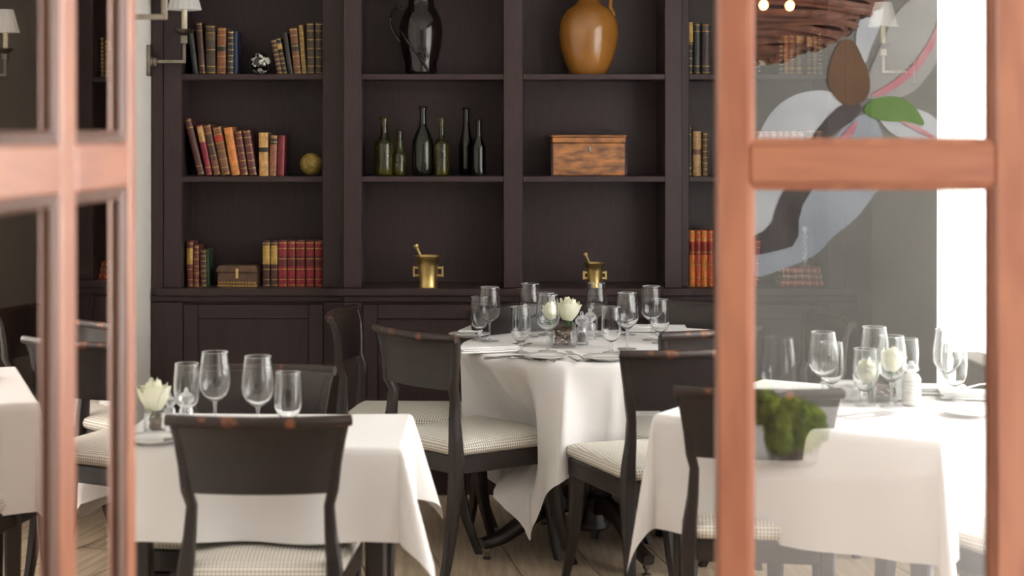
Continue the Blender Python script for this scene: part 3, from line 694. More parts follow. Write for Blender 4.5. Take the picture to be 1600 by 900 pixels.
# ---------------------------------------------------------------- chairs
BACKY = -0.25
def make_chair():
    t = thing('dining_chair', 'x', 'chair', (0, 0, 0), 0, 'dark dining chairs with checked seats')
    # curved, outward rolling back panel
    def bx(z):      # half width of the back at height z
        q = max(0, (z-0.50)/0.34); return 0.178 + 0.040*q**2.2
    def by(x, z):   # depth: concave towards the sitter, raked and rolled backwards at the top
        q = max(0, (z-0.50)/0.34)
        return BACKY + 0.034*(x/0.2)**2 - 0.030*q**7 + 0.006*(1-q)
    def panel(u, v):
        z = 0.655 + 0.176*v; x = (2*u-1)*bx(z); return (x, by(x, z), z)
    nu, nv = 16, 8; mb = MB(); fr = []; bk = []
    for j in range(nv+1):
        f_, b_ = [], []
        for i in range(nu+1):
            x, y, z = panel(i/nu, j/nv); th = 0.011
            f_.append((x, y+th, z)); b_.append((x, y-th, z))
        fr.append(f_); bk.append(b_)
    rings = [f_ + b_[::-1] for f_, b_ in zip(fr, bk)]
    mb.quadstrip(rings); mb.build('backrest', M_chair, t, 45)
    pts = [(x*1.01, by(x, 0.84)-0.004, 0.832) for x in [(-1+2*i/16)*bx(0.84) for i in range(17)]]
    MB().tube(pts, 0.0145, 10).build('crest_rail', M_worn, t, 60)
    # seat frame and cushion (trapezoid, wider at the front)
    def ring(i, z, n=6):
        f, b, yb, yf = 0.225-i, 0.185-i, -0.215+i, 0.228-i
        out = []
        for k in range(n+1): out.append((-b + 2*b*k/n, yb, z))
        for k in range(1, n): out.append((b+(f-b)*k/n, yb+(yf-yb)*k/n, z))
        for k in range(n+1): out.append((f - 2*f*k/n, yf + 0.018*math.sin(math.pi*k/n), z))
        for k in range(1, n): out.append((-f+(f-b)*k/n, yf+(yb-yf)*k/n, z))
        return out
    MB().quadstrip([ring(0.004, 0.372), ring(0, 0.376), ring(0, 0.428), ring(0.004, 0.432)]).build('seat_frame', M_chair, t, 40)
    MB().quadstrip([ring(0.006, 0.4325), ring(-0.004, 0.442), ring(-0.007, 0.456), ring(-0.001, 0.470), ring(0.02, 0.480), ring(0.06, 0.487), ring(0.11, 0.491), ring(0.16, 0.493)]).build('seat', M_check, t, 60)
    for sx in (-1, 1):
        # rear leg and back stile in one sabre curve
        secs = []
        for z, y, x, hw, hd in ((0.0, -0.275, 0.185, 0.012, 0.014), (0.10, -0.25, 0.184, 0.014, 0.016), (0.22, -0.228, 0.182, 0.017, 0.019), (0.34, -0.214, 0.181, 0.020, 0.022), (0.42, -0.210, 0.181, 0.021, 0.023),
                                (0.48, -0.210, 0.178, 0.019, 0.021), (0.55, -0.208, 0.170, 0.015, 0.018), (0.62, -0.203, 0.166, 0.013, 0.016), (0.66, None, None, 0.014, 0.016), (0.72, None, None, 0.013, 0.014), (0.78, None, None, 0.012, 0.013), (0.828, None, None, 0.012, 0.012)):
            if x is None: x = bx(z) - 0.010; y = by(x, z)
            secs.append(((sx*x, y, z), (hw, 0, 0), (0, hd, 0)))
        MB().sweep(secs).build('leg', M_chair, t, 45)
        secs = []
        for z, y, x, h in ((0.0, 0.302, 0.212, 0.013), (0.05, 0.282, 0.208, 0.0145), (0.13, 0.253, 0.203, 0.0175), (0.22, 0.231, 0.200, 0.021), (0.30, 0.221, 0.199, 0.024), (0.372, 0.215, 0.199, 0.026)):
            secs.append(((sx*x, y, z), (h*0.9, 0, 0), (0, h, 0)))
        MB().sweep(secs).build('leg', M_chair, t, 45)
    return t
chair0 = make_chair()
def chair(bx_, by_, a, label):
    """bx_, by_: middle of the back's top edge; a: direction faced, degrees clockwise from straight away"""
    r = R(-a); off = Vector((0, BACKY-0.03, 0)); off.rotate(Matrix.Rotation(r, 3, 'Z'))
    return place(chair0, USED, (bx_-off.x, by_-off.y, 0), r, label)
chair(-0.452, 4.14, 0, 'dark wooden chair nearest the viewer, seen from behind, at the left square table')
chair(-0.545, 5.06, 180, 'dark chair at the far side of the left square table, behind its wine glasses')
chair(-0.142, 5.92, 50, 'dark chair with copper-worn top rail and broad checked seat, left front of round table')
chair(-0.43, 6.58, 99, 'dark chair seen nearly edge-on against the bookcase, left of the round table')
chair(0.23, 6.79, 145, 'chair behind the round table, its back showing between the left wine glasses')
chair(1.02, 6.91, -150, 'chair behind the round table on the right, back mostly below the orange books')
chair(0.92, 5.95, -32, 'chair between the pale-backed chair and the orange door stile')
chair(0.75, 5.40, -15, 'chair whose back shines silvery pale, right front of the round table')
chair(1.43, 6.40, -99, 'chair turned edge-on with pale curled edge, seen through the door pane')
chair(0.815, 4.58, 7, 'dark chair with checked seat partly behind the orange door stile, at the right square table')
chair(1.60, 4.46, -25, 'chair at the right edge of the pane, only its checked seat corner visible')

# ---------------------------------------------------------------- tables and cloths
TT = 0.735
def square_table(label, cx, cy, rz, w, d):
    t = thing('dining_table', label, 'table', (cx, cy, 0), rz)
    MB().box(-w/2, w/2, -d/2, d/2, TT-0.03, TT, 0.004).build('tabletop', M_chair, t)
    MB().box(-w/2+0.05, w/2-0.05, -d/2+0.05, d/2-0.05, TT-0.10, TT-0.031).build('apron', M_chair, t)
    for sx in (-1, 1):
        for sy in (-1, 1):
            MB().sweep([((sx*(w/2-0.06), sy*(d/2-0.06), z), (h, 0, 0), (0, h, 0)) for z, h in ((0, 0.018), (0.35, 0.025), (TT-0.031, 0.03))]).build('leg', M_chair, t)
    return t
def square_cloth(label, cx, cy, rz, w, d, drop, seed, flare=0.34):
    rng = random.Random(seed); ph = [rng.random()*6.28 for _ in range(8)]
    a, b = w/2+0.004, d/2+0.004; ru = 0.010
    def pt(x, y):
        dx = max(0, abs(x)-a); dy = max(0, abs(y)-b); sx = 1 if x >= 0 else -1; sy = 1 if y >= 0 else -1
        qx, qy = min(abs(x), a), min(abs(y), b)
        if dx == 0 and dy == 0: return (x, y, 0.0)
        if dx > 0 and dy > 0:
            rho = math.hypot(dx, dy); psi = math.atan2(dy, dx); wgt = math.sin(2*psi)
            out = rho*(0.02 + flare*wgt**1.3); z = -math.sqrt(max(0, rho*rho - out*out))
            o = ru*min(1, rho/ru)
            return (sx*(qx + (out+o)*math.cos(psi)), sy*(qy + (out+o)*math.sin(psi)), z)
        if dx > 0:
            e = 1-abs(y)/b; f = 0.05*dx*math.sin(9*y/b+ph[0])*min(1, e*4) + 0.03*dx*math.sin(17*y+ph[1])
            return (sx*(a + ru*min(1, dx/ru) + 0.02*dx + f), y, -dx)
        e = 1-abs(x)/a; f = 0.05*dy*math.sin(8*x/a+ph[2])*min(1, e*4) + 0.03*dy*math.sin(15*x+ph[3])
        return (x, sy*(b + ru*min(1, dy/ru) + 0.02*dy + f), -dy)
    def axis(h, n_in, n_out):
        o = [h + drop*(k/n_out) for k in range(1, n_out+1)]; o.insert(0, h + 0.006); o[1:] = o[1:]
        i_ = [-h + 2*h*k/n_in for k in range(n_in+1)]; i_ = [-h, -h+0.004] + i_[1:-1] + [h-0.004, h]
        return [-v for v in reversed(o)] + i_ + o
    ax, ay = axis(a, 18, 12), axis(b, 18, 12); mb = MB(); n = len(ax)
    for y in ay:
        for x in ax:
            p = pt(x, y)
            zz = TT + 0.0035 + p[2] + (0.0012*math.sin(7*x+ph[4])*math.sin(9*y+ph[5]) if p[2] == 0 else 0)
            mb.v.append((p[0], p[1], zz))
    for j in range(len(ay)-1):
        for i in range(n-1): mb.f.append((j*n+i, j*n+i+1, (j+1)*n+i+1, (j+1)*n+i))
    o = mb.build('tablecloth', M_cloth, None, 180, recalc=False)
    o.location = (cx, cy, 0); o.rotation_euler = (0, 0, rz)
    return tag(o, label, 'tablecloth')
# left table
LT = (-0.472, 4.59, R(-1.5), 0.712, 0.49)
square_table('square table under the left white cloth', *LT)
square_cloth('white cloth with flared corner on the left square table', *LT, 0.235, 5, flare=0.33)
# right table, turned about 32 degrees
RTC = Vector((1.12, 4.965, 0)); RW = 0.78
RT = (RTC.x, RTC.y, R(-32), RW, RW)
square_table('square table under the right white cloth, behind the glazed door', *RT)
square_cloth('white cloth on the turned square table behind the glazed door', *RT, 0.315, 9, flare=0.15)
# round table
RX, RY, RR = 0.523, 6.36, 0.47
t = thing('round_table', 'round pedestal table with four curved feet under the centre cloth', 'table', (RX, RY, 0))
MB().lathe([(0, TT-0.03), (RR-0.01, TT-0.03), (RR, TT-0.024), (RR, TT-0.006), (RR-0.006, TT), (0, TT)], 64).build('tabletop', M_chair, t, 40)
MB().lathe([(0, 0.075), (0.06, 0.075), (0.068, 0.085), (0.066, 0.10), (0.058, 0.11), (0.058, 0.16), (0.072, 0.18), (0.076, 0.195), (0.066, 0.205), (0.062, 0.215), (0.07, 0.225), (0.066, 0.24), (0.056, 0.27), (0.058, 0.36), (0.068, 0.45), (0.070, 0.52), (0.06, 0.60), (0.075, 0.66), (0.12, TT-0.031), (0, TT-0.031)], 32).build('pedestal', M_chair, t, 40)
for k in range(4):
    a = R(-68 + 90*k) ; c, s_ = math.cos(a), math.sin(a); secs = []
    for r, z, h in ((0.05, 0.165, 0.034), (0.12, 0.178, 0.033), (0.20, 0.160, 0.030), (0.28, 0.115, 0.027), (0.35, 0.075, 0.022), (0.41, 0.058, 0.019), (0.435, 0.056, 0.018)):
        secs.append(((c*r, s_*r, z), (-s_*0.021, c*0.021, 0), (0.25*h*c, 0.25*h*s_, h)))
    f = MB().sweep(secs).build('foot', M_chair, t, 45)
    MB().lathe([(0, 0), (0.014, 0), (0.016, 0.004), (0.007, 0.010), (0.007, 0.02), (0.013, 0.026), (0.013, 0.045), (0, 0.045)], 14, cx=c*0.415, cy=s_*0.415).build('glide', M_pewter, f)
SEATS = [(-0.142, 5.92, 50), (0.75, 5.40, -15), (-0.43, 6.58, 99), (0.92, 5.95, -32), (0.23, 6.79, 145), (1.02, 6.82, -150)]
def in_seat(x, y):
    for bx_, by_, a in SEATS:
        r = R(-a); off = Vector((0, BACKY-0.03, 0)); off.rotate(Matrix.Rotation(r, 3, 'Z'))
        dx, dy = x-(bx_-off.x), y-(by_-off.y); c, s_ = math.cos(-r), math.sin(-r)
        lx, ly = dx*c - dy*s_, dx*s_ + dy*c
        if abs(lx) < 0.235 and -0.25 < ly < 0.20: return True
    return False
def push(a, rr, z):
    r = rr
    while r > 0.16 and in_seat(RX + r*math.cos(a), RY + r*math.sin(a)): r -= 0.01
    return r
def round_cloth(label, half, rot, seed):
    rng = random.Random(seed); ph = [rng.random()*6.28 for _ in range(6)]
    N = 72; mb = MB(); ca, sa = math.cos(rot), math.sin(rot)
    nrad = [0.0, 0.3, 0.6, 0.85, 0.985, 1.0]; nd = 20
    M = 240
    rings = []
    for q in nrad[1:]:
        rings.append([((RR+0.004)*q*math.cos(2*math.pi*k/M), (RR+0.004)*q*math.sin(2*math.pi*k/M), 0) for k in range(M)])
    for j in range(1, nd+1):
        ring = []; cr = [0]*M
        for k in range(M):
            a = 2*math.pi*k/M; la = a - rot
            edge = half/max(abs(math.cos(la)), abs(math.sin(la)))      # reach of the square cloth in this direction
            edge = min(edge, half*1.39)
            d = (edge-RR)*j/nd
            corner = max(0, (edge/half-1)/0.40)
            fold = 0.5+0.5*math.cos(11*a+ph[0]+0.8*math.sin(2*a+ph[1]))
            fold = fold**1.6*(0.65+0.35*math.sin(3*a+ph[2]))
            rr = RR + 0.004 + 0.008*min(1, d/0.02) + d*(-0.09 + 0.42*fold + 0.05*corner) + 0.015*d*math.sin(23*a+ph[3])
            rr = min(rr, RR + 0.012 + 0.115 + 0.03*d)
            cr[k] = (1-abs(math.sin(6.5*a+ph[5])))**2*0.6 + (1-abs(math.sin(9*a+ph[4]+0.5*math.sin(3*a))))**2*0.5
            rr += min(d, 0.30)*0.20*(cr[k]-0.35)
            ring.append([rr, -d*(0.985-0.05*fold)])
        # where a chair seat stands under the table edge it pushes the cloth inwards
        tgt = [push(2*math.pi*k/M, min(ring[k][0], RR+0.13), 0) for k in range(M)]
        tgt = [min(ring[k][0], t_) for k, t_ in enumerate(tgt)]
        for _ in range(3): tgt = [0.25*tgt[k-1]+0.5*tgt[k]+0.25*tgt[(k+1) % M] for k in range(M)]
        out = []
        for k in range(M):
            rr, z = ring[k]; a = 2*math.pi*k/M; w_ = min(1, max(0, (-z-0.03)/0.21)) * (1 - 0.75*min(1, max(0, (-z-0.36)/0.12)))
            if ring[k][0] - tgt[k] > 0.004: rr = rr*(1-w_) + (tgt[k] + 0.05*(cr[k]-0.55))*w_
            out.append((rr*math.cos(a), rr*math.sin(a), z))
        rings.append(out)
    mb.v.append((0, 0, 0))
    for r in rings: mb.v += r
    for k in range(M): mb.f.append((0, 1+k, 1+(k+1) % M))
    for j in range(len(rings)-1):
        for k in range(M):
            a = 1+j*M+k; b = 1+j*M+(k+1) % M; mb.f.append((a, a+M, b+M, b))
    mb.v = [(x, y, z+TT+0.0035) for x, y, z in mb.v]
    o = mb.build('tablecloth', M_cloth, None, 180, recalc=True); o.location = (RX, RY, 0)
    return tag(o, label, 'tablecloth')
round_cloth('white cloth draped in folds over the round table', 0.80, R(9), 4)
ZT = TT + 0.0065

# ---------------------------------------------------------------- tableware
def solid_bowl(name, label, prof_out, wall, m, group, zin):
    return None
def make_wine():
    t = thing('wine_glass', 'x', 'glass', group='wine glasses')
    MB().lathe([(0, 0), (0.034, 0), (0.0345, 0.0012), (0.02, 0.003), (0.006, 0.006), (0.0038, 0.012), (0.0034, 0.03), (0.0036, 0.058), (0.0055, 0.070), (0, 0.070)], 24).build('stem', M_glass, t, 60)
    o = [(0.0055, 0.0702), (0.016, 0.076), (0.030, 0.088), (0.039, 0.103), (0.042, 0.120), (0.0405, 0.145), (0.0365, 0.178), (0.0335, 0.200)]
    o = [(0, o[0][1])] + o + [(r-0.0014, z + (0.0011 if z < o[0][1]+0.025 else 0)) for r, z in reversed(o[1:])] + [(0.004, o[0][1]+0.0035), (0, o[0][1]+0.003)]
    MB().lathe(o, 32, cap=False).build('bowl', M_blown, t, 60)
    MB().tube([(0.0335*math.cos(a), 0.0335*math.sin(a), 0.2) for a in [2*math.pi*i/32 for i in range(33)]], 0.0010, 6, False).build('rim', M_crystal, t, 60)
    return t
def make_water():
    t = thing('water_goblet', 'x', 'glass', group='short-stemmed water goblets')
    MB().lathe([(0, 0), (0.031, 0), (0.0315, 0.0012), (0.018, 0.004), (0.007, 0.008), (0.0055, 0.018), (0.008, 0.028), (0.0055, 0.036), (0, 0.037)], 24).build('stem', M_glass, t, 60)
    o = [(0.0055, 0.0372), (0.016, 0.042), (0.027, 0.053), (0.034, 0.070), (0.0355, 0.090), (0.0345, 0.120), (0.0315, 0.160)]
    o = [(0, o[0][1])] + o + [(r-0.0014, z + (0.0011 if z < o[0][1]+0.025 else 0)) for r, z in reversed(o[1:])] + [(0.004, o[0][1]+0.0035), (0, o[0][1]+0.003)]
    MB().lathe(o, 32, cap=False).build('bowl', M_blown, t, 60)
    MB().tube([(0.0315*math.cos(a), 0.0315*math.sin(a), 0.16) for a in [2*math.pi*i/32 for i in range(33)]], 0.0010, 6, False).build('rim', M_crystal, t, 60)
    return t
wine0, water0 = make_wine(), make_water()
def wine(px, py, label, top=None):
    x, y = on_plane(px, py, ZT) if top is None else on_plane(px, top, ZT+0.20)
    return place(wine0, USED, (x, y, ZT), random.random()*6, label)
def water(px, py, label, top=None):
    x, y = on_plane(px, py, ZT) if top is None else on_plane(px, top, ZT+0.16)
    return place(water0, USED, (x, y, ZT), random.random()*6, label)
RTN = 'on the round table'
wine(765, 533, 'wine glass at the left edge of the round table, before the bookcase divider')
water(749, 531, 'water goblet overlapping the leftmost wine glass ' + RTN)
wine(828, 526, 'tall wine glass left of the roses, farther back ' + RTN)
water(813, 551, 'water goblet standing beside the folded napkin with knives ' + RTN)
wine(856, 549, 'wine glass directly in front of the left white rose ' + RTN)
water(853, 523, 'water goblet half hidden behind the glass before the roses')
wine(932, 525, 'wine glass in front of the smaller brass mortar ' + RTN)
water(955, 551, 'water goblet to the right of the two forks ' + RTN)
wine(980, 545, 'wine glass overlapping a goblet right of the forks ' + RTN)
water(981, 523, 'water goblet behind the overlapping wine glass, right back ' + RTN)
wine(1018, 531, 'wine glass nearest the folded napkins at the right ' + RTN)
water(1031, 536, 'rightmost water goblet, above the pale chair back ' + RTN)
LTN = 'on the left table'
wine(336, 0, 'wine glass left of the other, showing pale chair through it, ' + LTN, top=550)
wine(403, 0, 'wine glass standing alone beside the water goblet ' + LTN, top=557)
water(450, 0, 'water goblet at the right, above the near chair back ' + LTN, top=582)
water(292, 0, 'water goblet behind the crystal salt cellar ' + LTN, top=568)
PTN = 'seen through the door pane'
wine(1286, 0, 'wine glass above the end of the dark chair back, ' + PTN, top=519)
water(1299, 0, 'water goblet behind the wine glass over the chair back, ' + PTN, top=535)
wine(1366, 0, 'tallest-looking wine glass behind the left rose, ' + PTN, top=511)
water(1352, 0, 'water goblet in front of the left rose, ' + PTN, top=545)
wine(1393, 0, 'wine glass in front of the right rose, ' + PTN, top=525)
water(1417, 0, 'water goblet behind the ribbed grinder, ' + PTN, top=529)
wine(1480, 0, 'wine glass before the white curtain, ' + PTN, top=515)
water(1492, 0, 'rightmost water goblet beside the bread plate, ' + PTN, top=538)

def make_plate():
    t = thing('bread_plate', 'x', 'plate', group='white bread plates')
    MB().lathe([(0, 0.003), (0.045, 0.003), (0.052, 0.005), (0.078, 0.011), (0.0795, 0.0125), (0.077, 0.0135), (0.052, 0.008), (0.045, 0.006), (0, 0.006)], 40).build('dish', M_china, t, 50)
    MB().lathe([(0, 0), (0.044, 0), (0.046, 0.003), (0, 0.003)], 30).build('foot_ring', M_china, t, 50)
    return t
plate0 = make_plate()
def plate(px, py, label):
    x, y = on_plane(px, py, ZT); return place(plate0, USED, (x, y, ZT), 0, label), (x, y)
def make_knife(L=0.205):
    t = thing('knife', 'x', 'knife', group='table knives')
    MB().sweep([((0, y, 0.004), (w, 0, 0), (0, 0, h)) for y, w, h in ((0, 0.004, 0.003), (0.01, 0.0055, 0.0035), (0.06, 0.005, 0.0035), (0.10, 0.0045, 0.003))]).build('handle', M_silver, t)
    MB().sweep([((0, y, 0.003), (w, 0, 0), (0, 0, 0.0008)) for y, w in ((0.10, 0.004), (0.11, 0.008), (0.17, 0.009), (0.20, 0.006), (L, 0.001))]).build('blade', M_silver, t)
    return t
def make_fork():
    t = thing('fork', 'x', 'fork', group='table forks')
    MB().sweep([((0, y, z), (w, 0, 0), (0, 0, 0.0012)) for y, z, w in ((0, 0.003, 0.008), (0.03, 0.003, 0.007), (0.08, 0.008, 0.003), (0.12, 0.008, 0.0035), (0.128, 0.006, 0.010), (0.142, 0.004, 0.012))]).build('handle', M_silver, t)
    for i in range(4):
        x = -0.0095 + i*0.00633
        MB().sweep([((x, y, z), (0.0014, 0, 0), (0, 0, 0.001)) for y, z in ((0.142, 0.004), (0.165, 0.0045), (0.19, 0.010))]).build('tine', M_silver, t)
    return t
knife0, fork0 = make_knife(), make_fork()
def cutlery(p, px, py, rz, label, dz=0.0):
    x, y = on_plane(px, py, ZT + dz); return place(p, USED, (x, y, ZT+dz), rz, label)
def make_napkin(w, d, h, name='napkin'):
    t = thing(name, 'x', 'napkin', group='folded white napkins')
    for k, nm in ((0, 'lower_fold'), (1, 'middle_fold'), (2, 'top_fold')):
        z0 = k*h/3; sk_ = (0.0, 0.005, -0.004)[k]
        MB().box(-w/2+sk_, w/2+sk_*0.5, -d/2+abs(sk_), d/2-abs(sk_), z0, z0+h/3-0.0004, 0.0025).build(nm, M_napkin, t)
    return t
napkin0 = make_napkin(0.22, 0.095, 0.021)
def napkin(px, py, rz, label):
    x, y = on_plane(px, py, ZT); return place(napkin0, USED, (x, y, ZT), rz, label)
NZ = 0.0215
napkin(760, 549, R(20), 'folded white napkin with two knives at the left front of the round table')
cutlery(knife0, 778, 560, R(-68), 'knife lying along the napkin edge at the front of the round table')
cutlery(knife0, 757, 562, R(-66), 'second knife beside the napkin at the front left of the round table')
napkin(744, 520, R(75), 'folded napkin at the far left edge of the round table')
napkin(1027, 517, R(-8), 'large folded napkin at the right back of the round table')
napkin(1074, 523, R(-30), 'folded napkin beside the bread plate at the right edge of the round table')
plate(853, 560, 'bread plate at the front of the round table, left of the forks')
cutlery(knife0, 866, 567, R(40), 'butter knife resting on the front bread plate of the round table', 0.0137)
cutlery(fork0, 904, 566, R(18), 'left of the two dinner forks at the front of the round table')
cutlery(fork0, 918, 564, R(16), 'right of the two dinner forks at the front of the round table')
plate(947, 562, 'bread plate right of the forks on the round table')
plate(1092, 527, 'bread plate at the right edge of the round table')
cutlery(knife0, 1074, 522, R(-75), 'butter knife on the right edge plate of the round table', 0.0137)
cutlery(fork0, 757, 544, R(-50), 'fork behind the left front napkin of the round table')
cutlery(fork0, 768, 547, R(-50), 'second fork behind the left front napkin of the round table')
plate(733, 526, 'bread plate half hidden at the left edge of the round table')
# left table
plate(240, 690, 'bread plate at the front left of the left table')
cutlery(knife0, 254, 690, R(-48), 'butter knife lying on the bread plate of the left table', 0.0137)
napkin(388, 664, R(0), 'folded napkin just above the near chair back on the left table')
# right table
napkin(1236, 614, R(-6), 'folded white napkin above the dark chair back, seen through the pane')
cutlery(knife0, 1320, 655, R(-60), 'knife with bright blade near the front edge of the right table')
cutlery(knife0, 1302, 652, R(-64), 'knife nearest the chair on the right table')
plate(1515, 648, 'bread plate with napkin near the right front corner of the right table')
napkin(1452, 613, R(-10), 'folded napkin left of the rightmost goblet on the right table')
napkin(1530, 622, R(-12), 'folded napkin at the door stile edge on the right table')
cutlery(fork0, 1500, 608, R(-60), 'fork laid on the folded napkins at the right table', NZ)
plate(1322, 606, 'bread plate behind the glass vase on the right table')

# vases with cream roses
def rose(parent_name, label, x, y, z, r, tilt, zbase, group):
    t = thing('rose', label, 'flower', (x, y, zbase), 0, group)
    rng = random.Random(int(x*1000)+int(z*997)); top = z - zbase
    mb = MB()
    n = 14
    def prof(f): return math.sin(math.pi*min(1, 0.08+0.80*f))**0.7
    for layer in range(4):
        np_ = (3, 4, 5, 5)[layer]; rr = r*(0.35, 0.6, 0.85, 1.0)[layer]; hh = r*(2.3, 2.25, 2.1, 1.85)[layer]
        for k in range(np_):
            a0 = 2*math.pi*k/np_ + layer*0.7 + rng.random()*0.3; span = 2*math.pi/np_*1.35; ft = rng.uniform(0.9, 1.08)
            def fn(u, v, a0=a0, span=span, rr=rr, hh=hh*ft, layer=layer):
                a = a0 + (u-0.5)*span*(1-0.25*v*v)
                rad = rr*(0.25+0.95*math.sin(math.pi*(0.10+0.5*v)) - 0.20*(1-layer/3)*v)
                curl = (0.16 if layer > 1 else 0.0)*r*max(0, v-0.75)/0.25
                edge = 1-abs(2*u-1)**2.5*0.18*v
                return ((rad+curl)*math.cos(a), (rad+curl)*math.sin(a), -r*0.9 + hh*v*edge - curl*0.4)
            mb.grid(fn, 8, 8)
    rot = Matrix.Rotation(tilt, 3, 'Y')
    mb.v = [tuple(rot @ Vector(p) + Vector((0, 0, top))) for p in mb.v]
    mb.build('petals', M_rose, t, 60, recalc=False)
    MB().tube([(0, 0, 0), (0.001, 0, top*0.5), (0, 0, top-r*0.8)], 0.0028, 8).build('stem', M_leaf, t)
    mb = MB()
    for k in range(5):
        a = k*1.257; c, s_ = math.cos(a), math.sin(a)
        mb.grid(lambda u, v, c=c, s_=s_: (c*(0.004+0.022*v) - s_*(u-0.5)*0.012*(1-v), s_*(0.004+0.022*v) + c*(u-0.5)*0.012*(1-v), top - r*0.85 - 0.010*v), 2, 4)
    mb.build('sepals', M_leaf, t, 60, recalc=False)
    return t
def vase(px, py, w, h, label, where, roses, nleaf=1):
    x, y = on_plane(px, py, ZT)
    t = thing('vase', label, 'vase', (x, y, ZT), R(4))
    mb = MB()
    for i in range(4):
        a = R(90*i); c, s_ = math.cos(a), math.sin(a)
        b = MB().box(-w/2, w/2, w/2-0.0025, w/2, 0.0, h); mb2 = [(vx*c-vy*s_, vx*s_+vy*c, vz) for vx, vy, vz in b.v]
        o = len(mb.v); mb.v += mb2; mb.f += [tuple(k+o for k in f) for f in b.f]
    mb.build('glass_walls', M_glass, t, 0)
    MB().box(-w/2+0.003, w/2-0.003, -w/2+0.003, w/2-0.003, 0.0002, 0.006).build('glass_base', M_blown, t, 0)
    rng = random.Random(int(px))
    for k in range(7):
        ph = rng.random()*6; rr = w/2-0.012; pts = []
        for i in range(14):
            a = ph + i*0.55
            pts.append((rr*math.cos(a)*rng.uniform(0.75, 1), rr*math.sin(a)*rng.uniform(0.75, 1), 0.012 + (h-0.03)*(0.5+0.5*math.sin(i*0.45+ph*2))))
        MB().tube(pts, 0.0026, 6).build('twig', M_twig, t)
    for i, (rx, rz_, r, tilt, dy, wd) in enumerate(roses):
        s = FPX/(y+dy)
        ro = rose('rose', wd, Xs(rx, s), y+dy, Zs(rz_, s), r, tilt, ZT+0.0075, 'cream white roses')
        mb = MB()
        for q in range(3):
            a = q*2.1 + i; c, s_ = math.cos(a), math.sin(a)
            mb.grid(lambda u, v, c=c, s_=s_: (c*0.03*v - s_*(u-0.5)*0.026*math.sin(math.pi*min(1, v+0.05)), s_*0.03*v + c*(u-0.5)*0.026*math.sin(math.pi*min(1, v+0.05)), h*0.75+0.018*v*(1.3-v)), 4, 6)
        mb.build('leaves', M_leaf, ro, 60, recalc=False)
    return t
vase(879, 541, 0.085, 0.085, 'square glass vase of curled twigs in the middle of the round table', '', [(862, 488, 0.028, -0.25, 0.0, 'left white rose in the round table vase'), (888, 487, 0.034, 0.15, 0.0, 'larger right white rose in the round table vase')])
vase(243, 676, 0.055, 0.065, 'small glass vase of twigs on the left table beside the door', '', [(241, 622, 0.034, -0.05, 0.0, 'single large cream rose on the left table')])
vase(1383, 625, 0.085, 0.065, 'glass vase of twigs on the table behind the pane', '', [(1357, 583, 0.031, -0.3, 0.0, 'left cream rose behind the goblet, seen through the pane'), (1393, 566, 0.031, 0.2, 0.02, 'right cream rose behind the wine glass, seen through the pane')])

# crystal salt cellars and grinders
def grinder(px, py, label, h, ribbed=False, m=None, fill=True):
    x, y = on_plane(px, py, ZT); t = thing('grinder', label, 'grinder', (x, y, ZT), 0)
    m = m or M_crystal; k = h/0.12
    if ribbed:
        prof = [(0, 0), (0.024, 0)]
        for i in range(7): prof += [(0.025*k, (0.004+i*0.010)*k), (0.027*k, (0.008+i*0.010)*k), (0.025*k, (0.012+i*0.010)*k)]
        prof += [(0.020*k, 0.082*k), (0.012*k, 0.086*k), (0, 0.086*k)]
    else:
        prof = [(0, 0), (0.024*k, 0), (0.024*k, 0.006*k), (0.020*k, 0.012*k), (0.022*k, 0.05*k), (0.018*k, 0.062*k), (0.010*k, 0.066*k), (0, 0.066*k)]
    MB().lathe(prof, 20).build('body', m, t, 25)
    MB().lathe([(0, 0.067*k), (0.012*k, 0.067*k), (0.024*k, 0.080*k), (0.025*k, 0.090*k), (0.015*k, 0.103*k), (0.006*k, 0.107*k), (0.007*k, 0.113*k), (0.004*k, 0.12*k), (0, 0.12*k)] if not ribbed else
               [(0, 0.087*k), (0.010*k, 0.087*k), (0.021*k, 0.095*k), (0.018*k, 0.108*k), (0.006*k, 0.112*k), (0.007*k, 0.118*k), (0, 0.12*k)], 14).build('knob', M_crystal, t, 25)
    if fill: MB().lathe([(0, 0.008*k), (0.015*k, 0.008*k), (0.016*k, 0.03*k), (0.010*k, 0.042*k), (0, 0.044*k)], 14).build('peppercorns', M_pepper, t)
    return t
grinder(909, 538, 'cut crystal pepper grinder with dark peppercorns right of the round table roses', 0.12)
grinder(922, 530, 'clear crystal salt grinder behind the pepper grinder on the round table', 0.115, fill=False)
grinder(291, 668, 'beaded crystal grinder before the water goblet on the left table', 0.105, fill=False)
grinder(266, 661, 'small crystal salt shaker behind the rose of the left table', 0.08, fill=False)
grinder(1424, 632, 'white ribbed grinder right of the roses, seen through the pane', 0.125, True, M_china, False)
x, y = on_plane(1330, 626, ZT); t = thing('salt_cellar', 'low round crystal salt cellar on the right table, left of the roses', 'salt cellar', (x, y, ZT))
MB().lathe([(0, 0), (0.026, 0), (0.030, 0.006), (0.027, 0.02), (0.030, 0.035), (0.026, 0.044), (0.022, 0.04), (0.02, 0.015), (0, 0.012)], 14).build('dish', M_crystal, t, 25)
MB().lathe([(0, 0.013), (0.019, 0.016), (0.021, 0.028), (0.008, 0.034), (0, 0.035)], 14).build('salt', M_napkin, t)

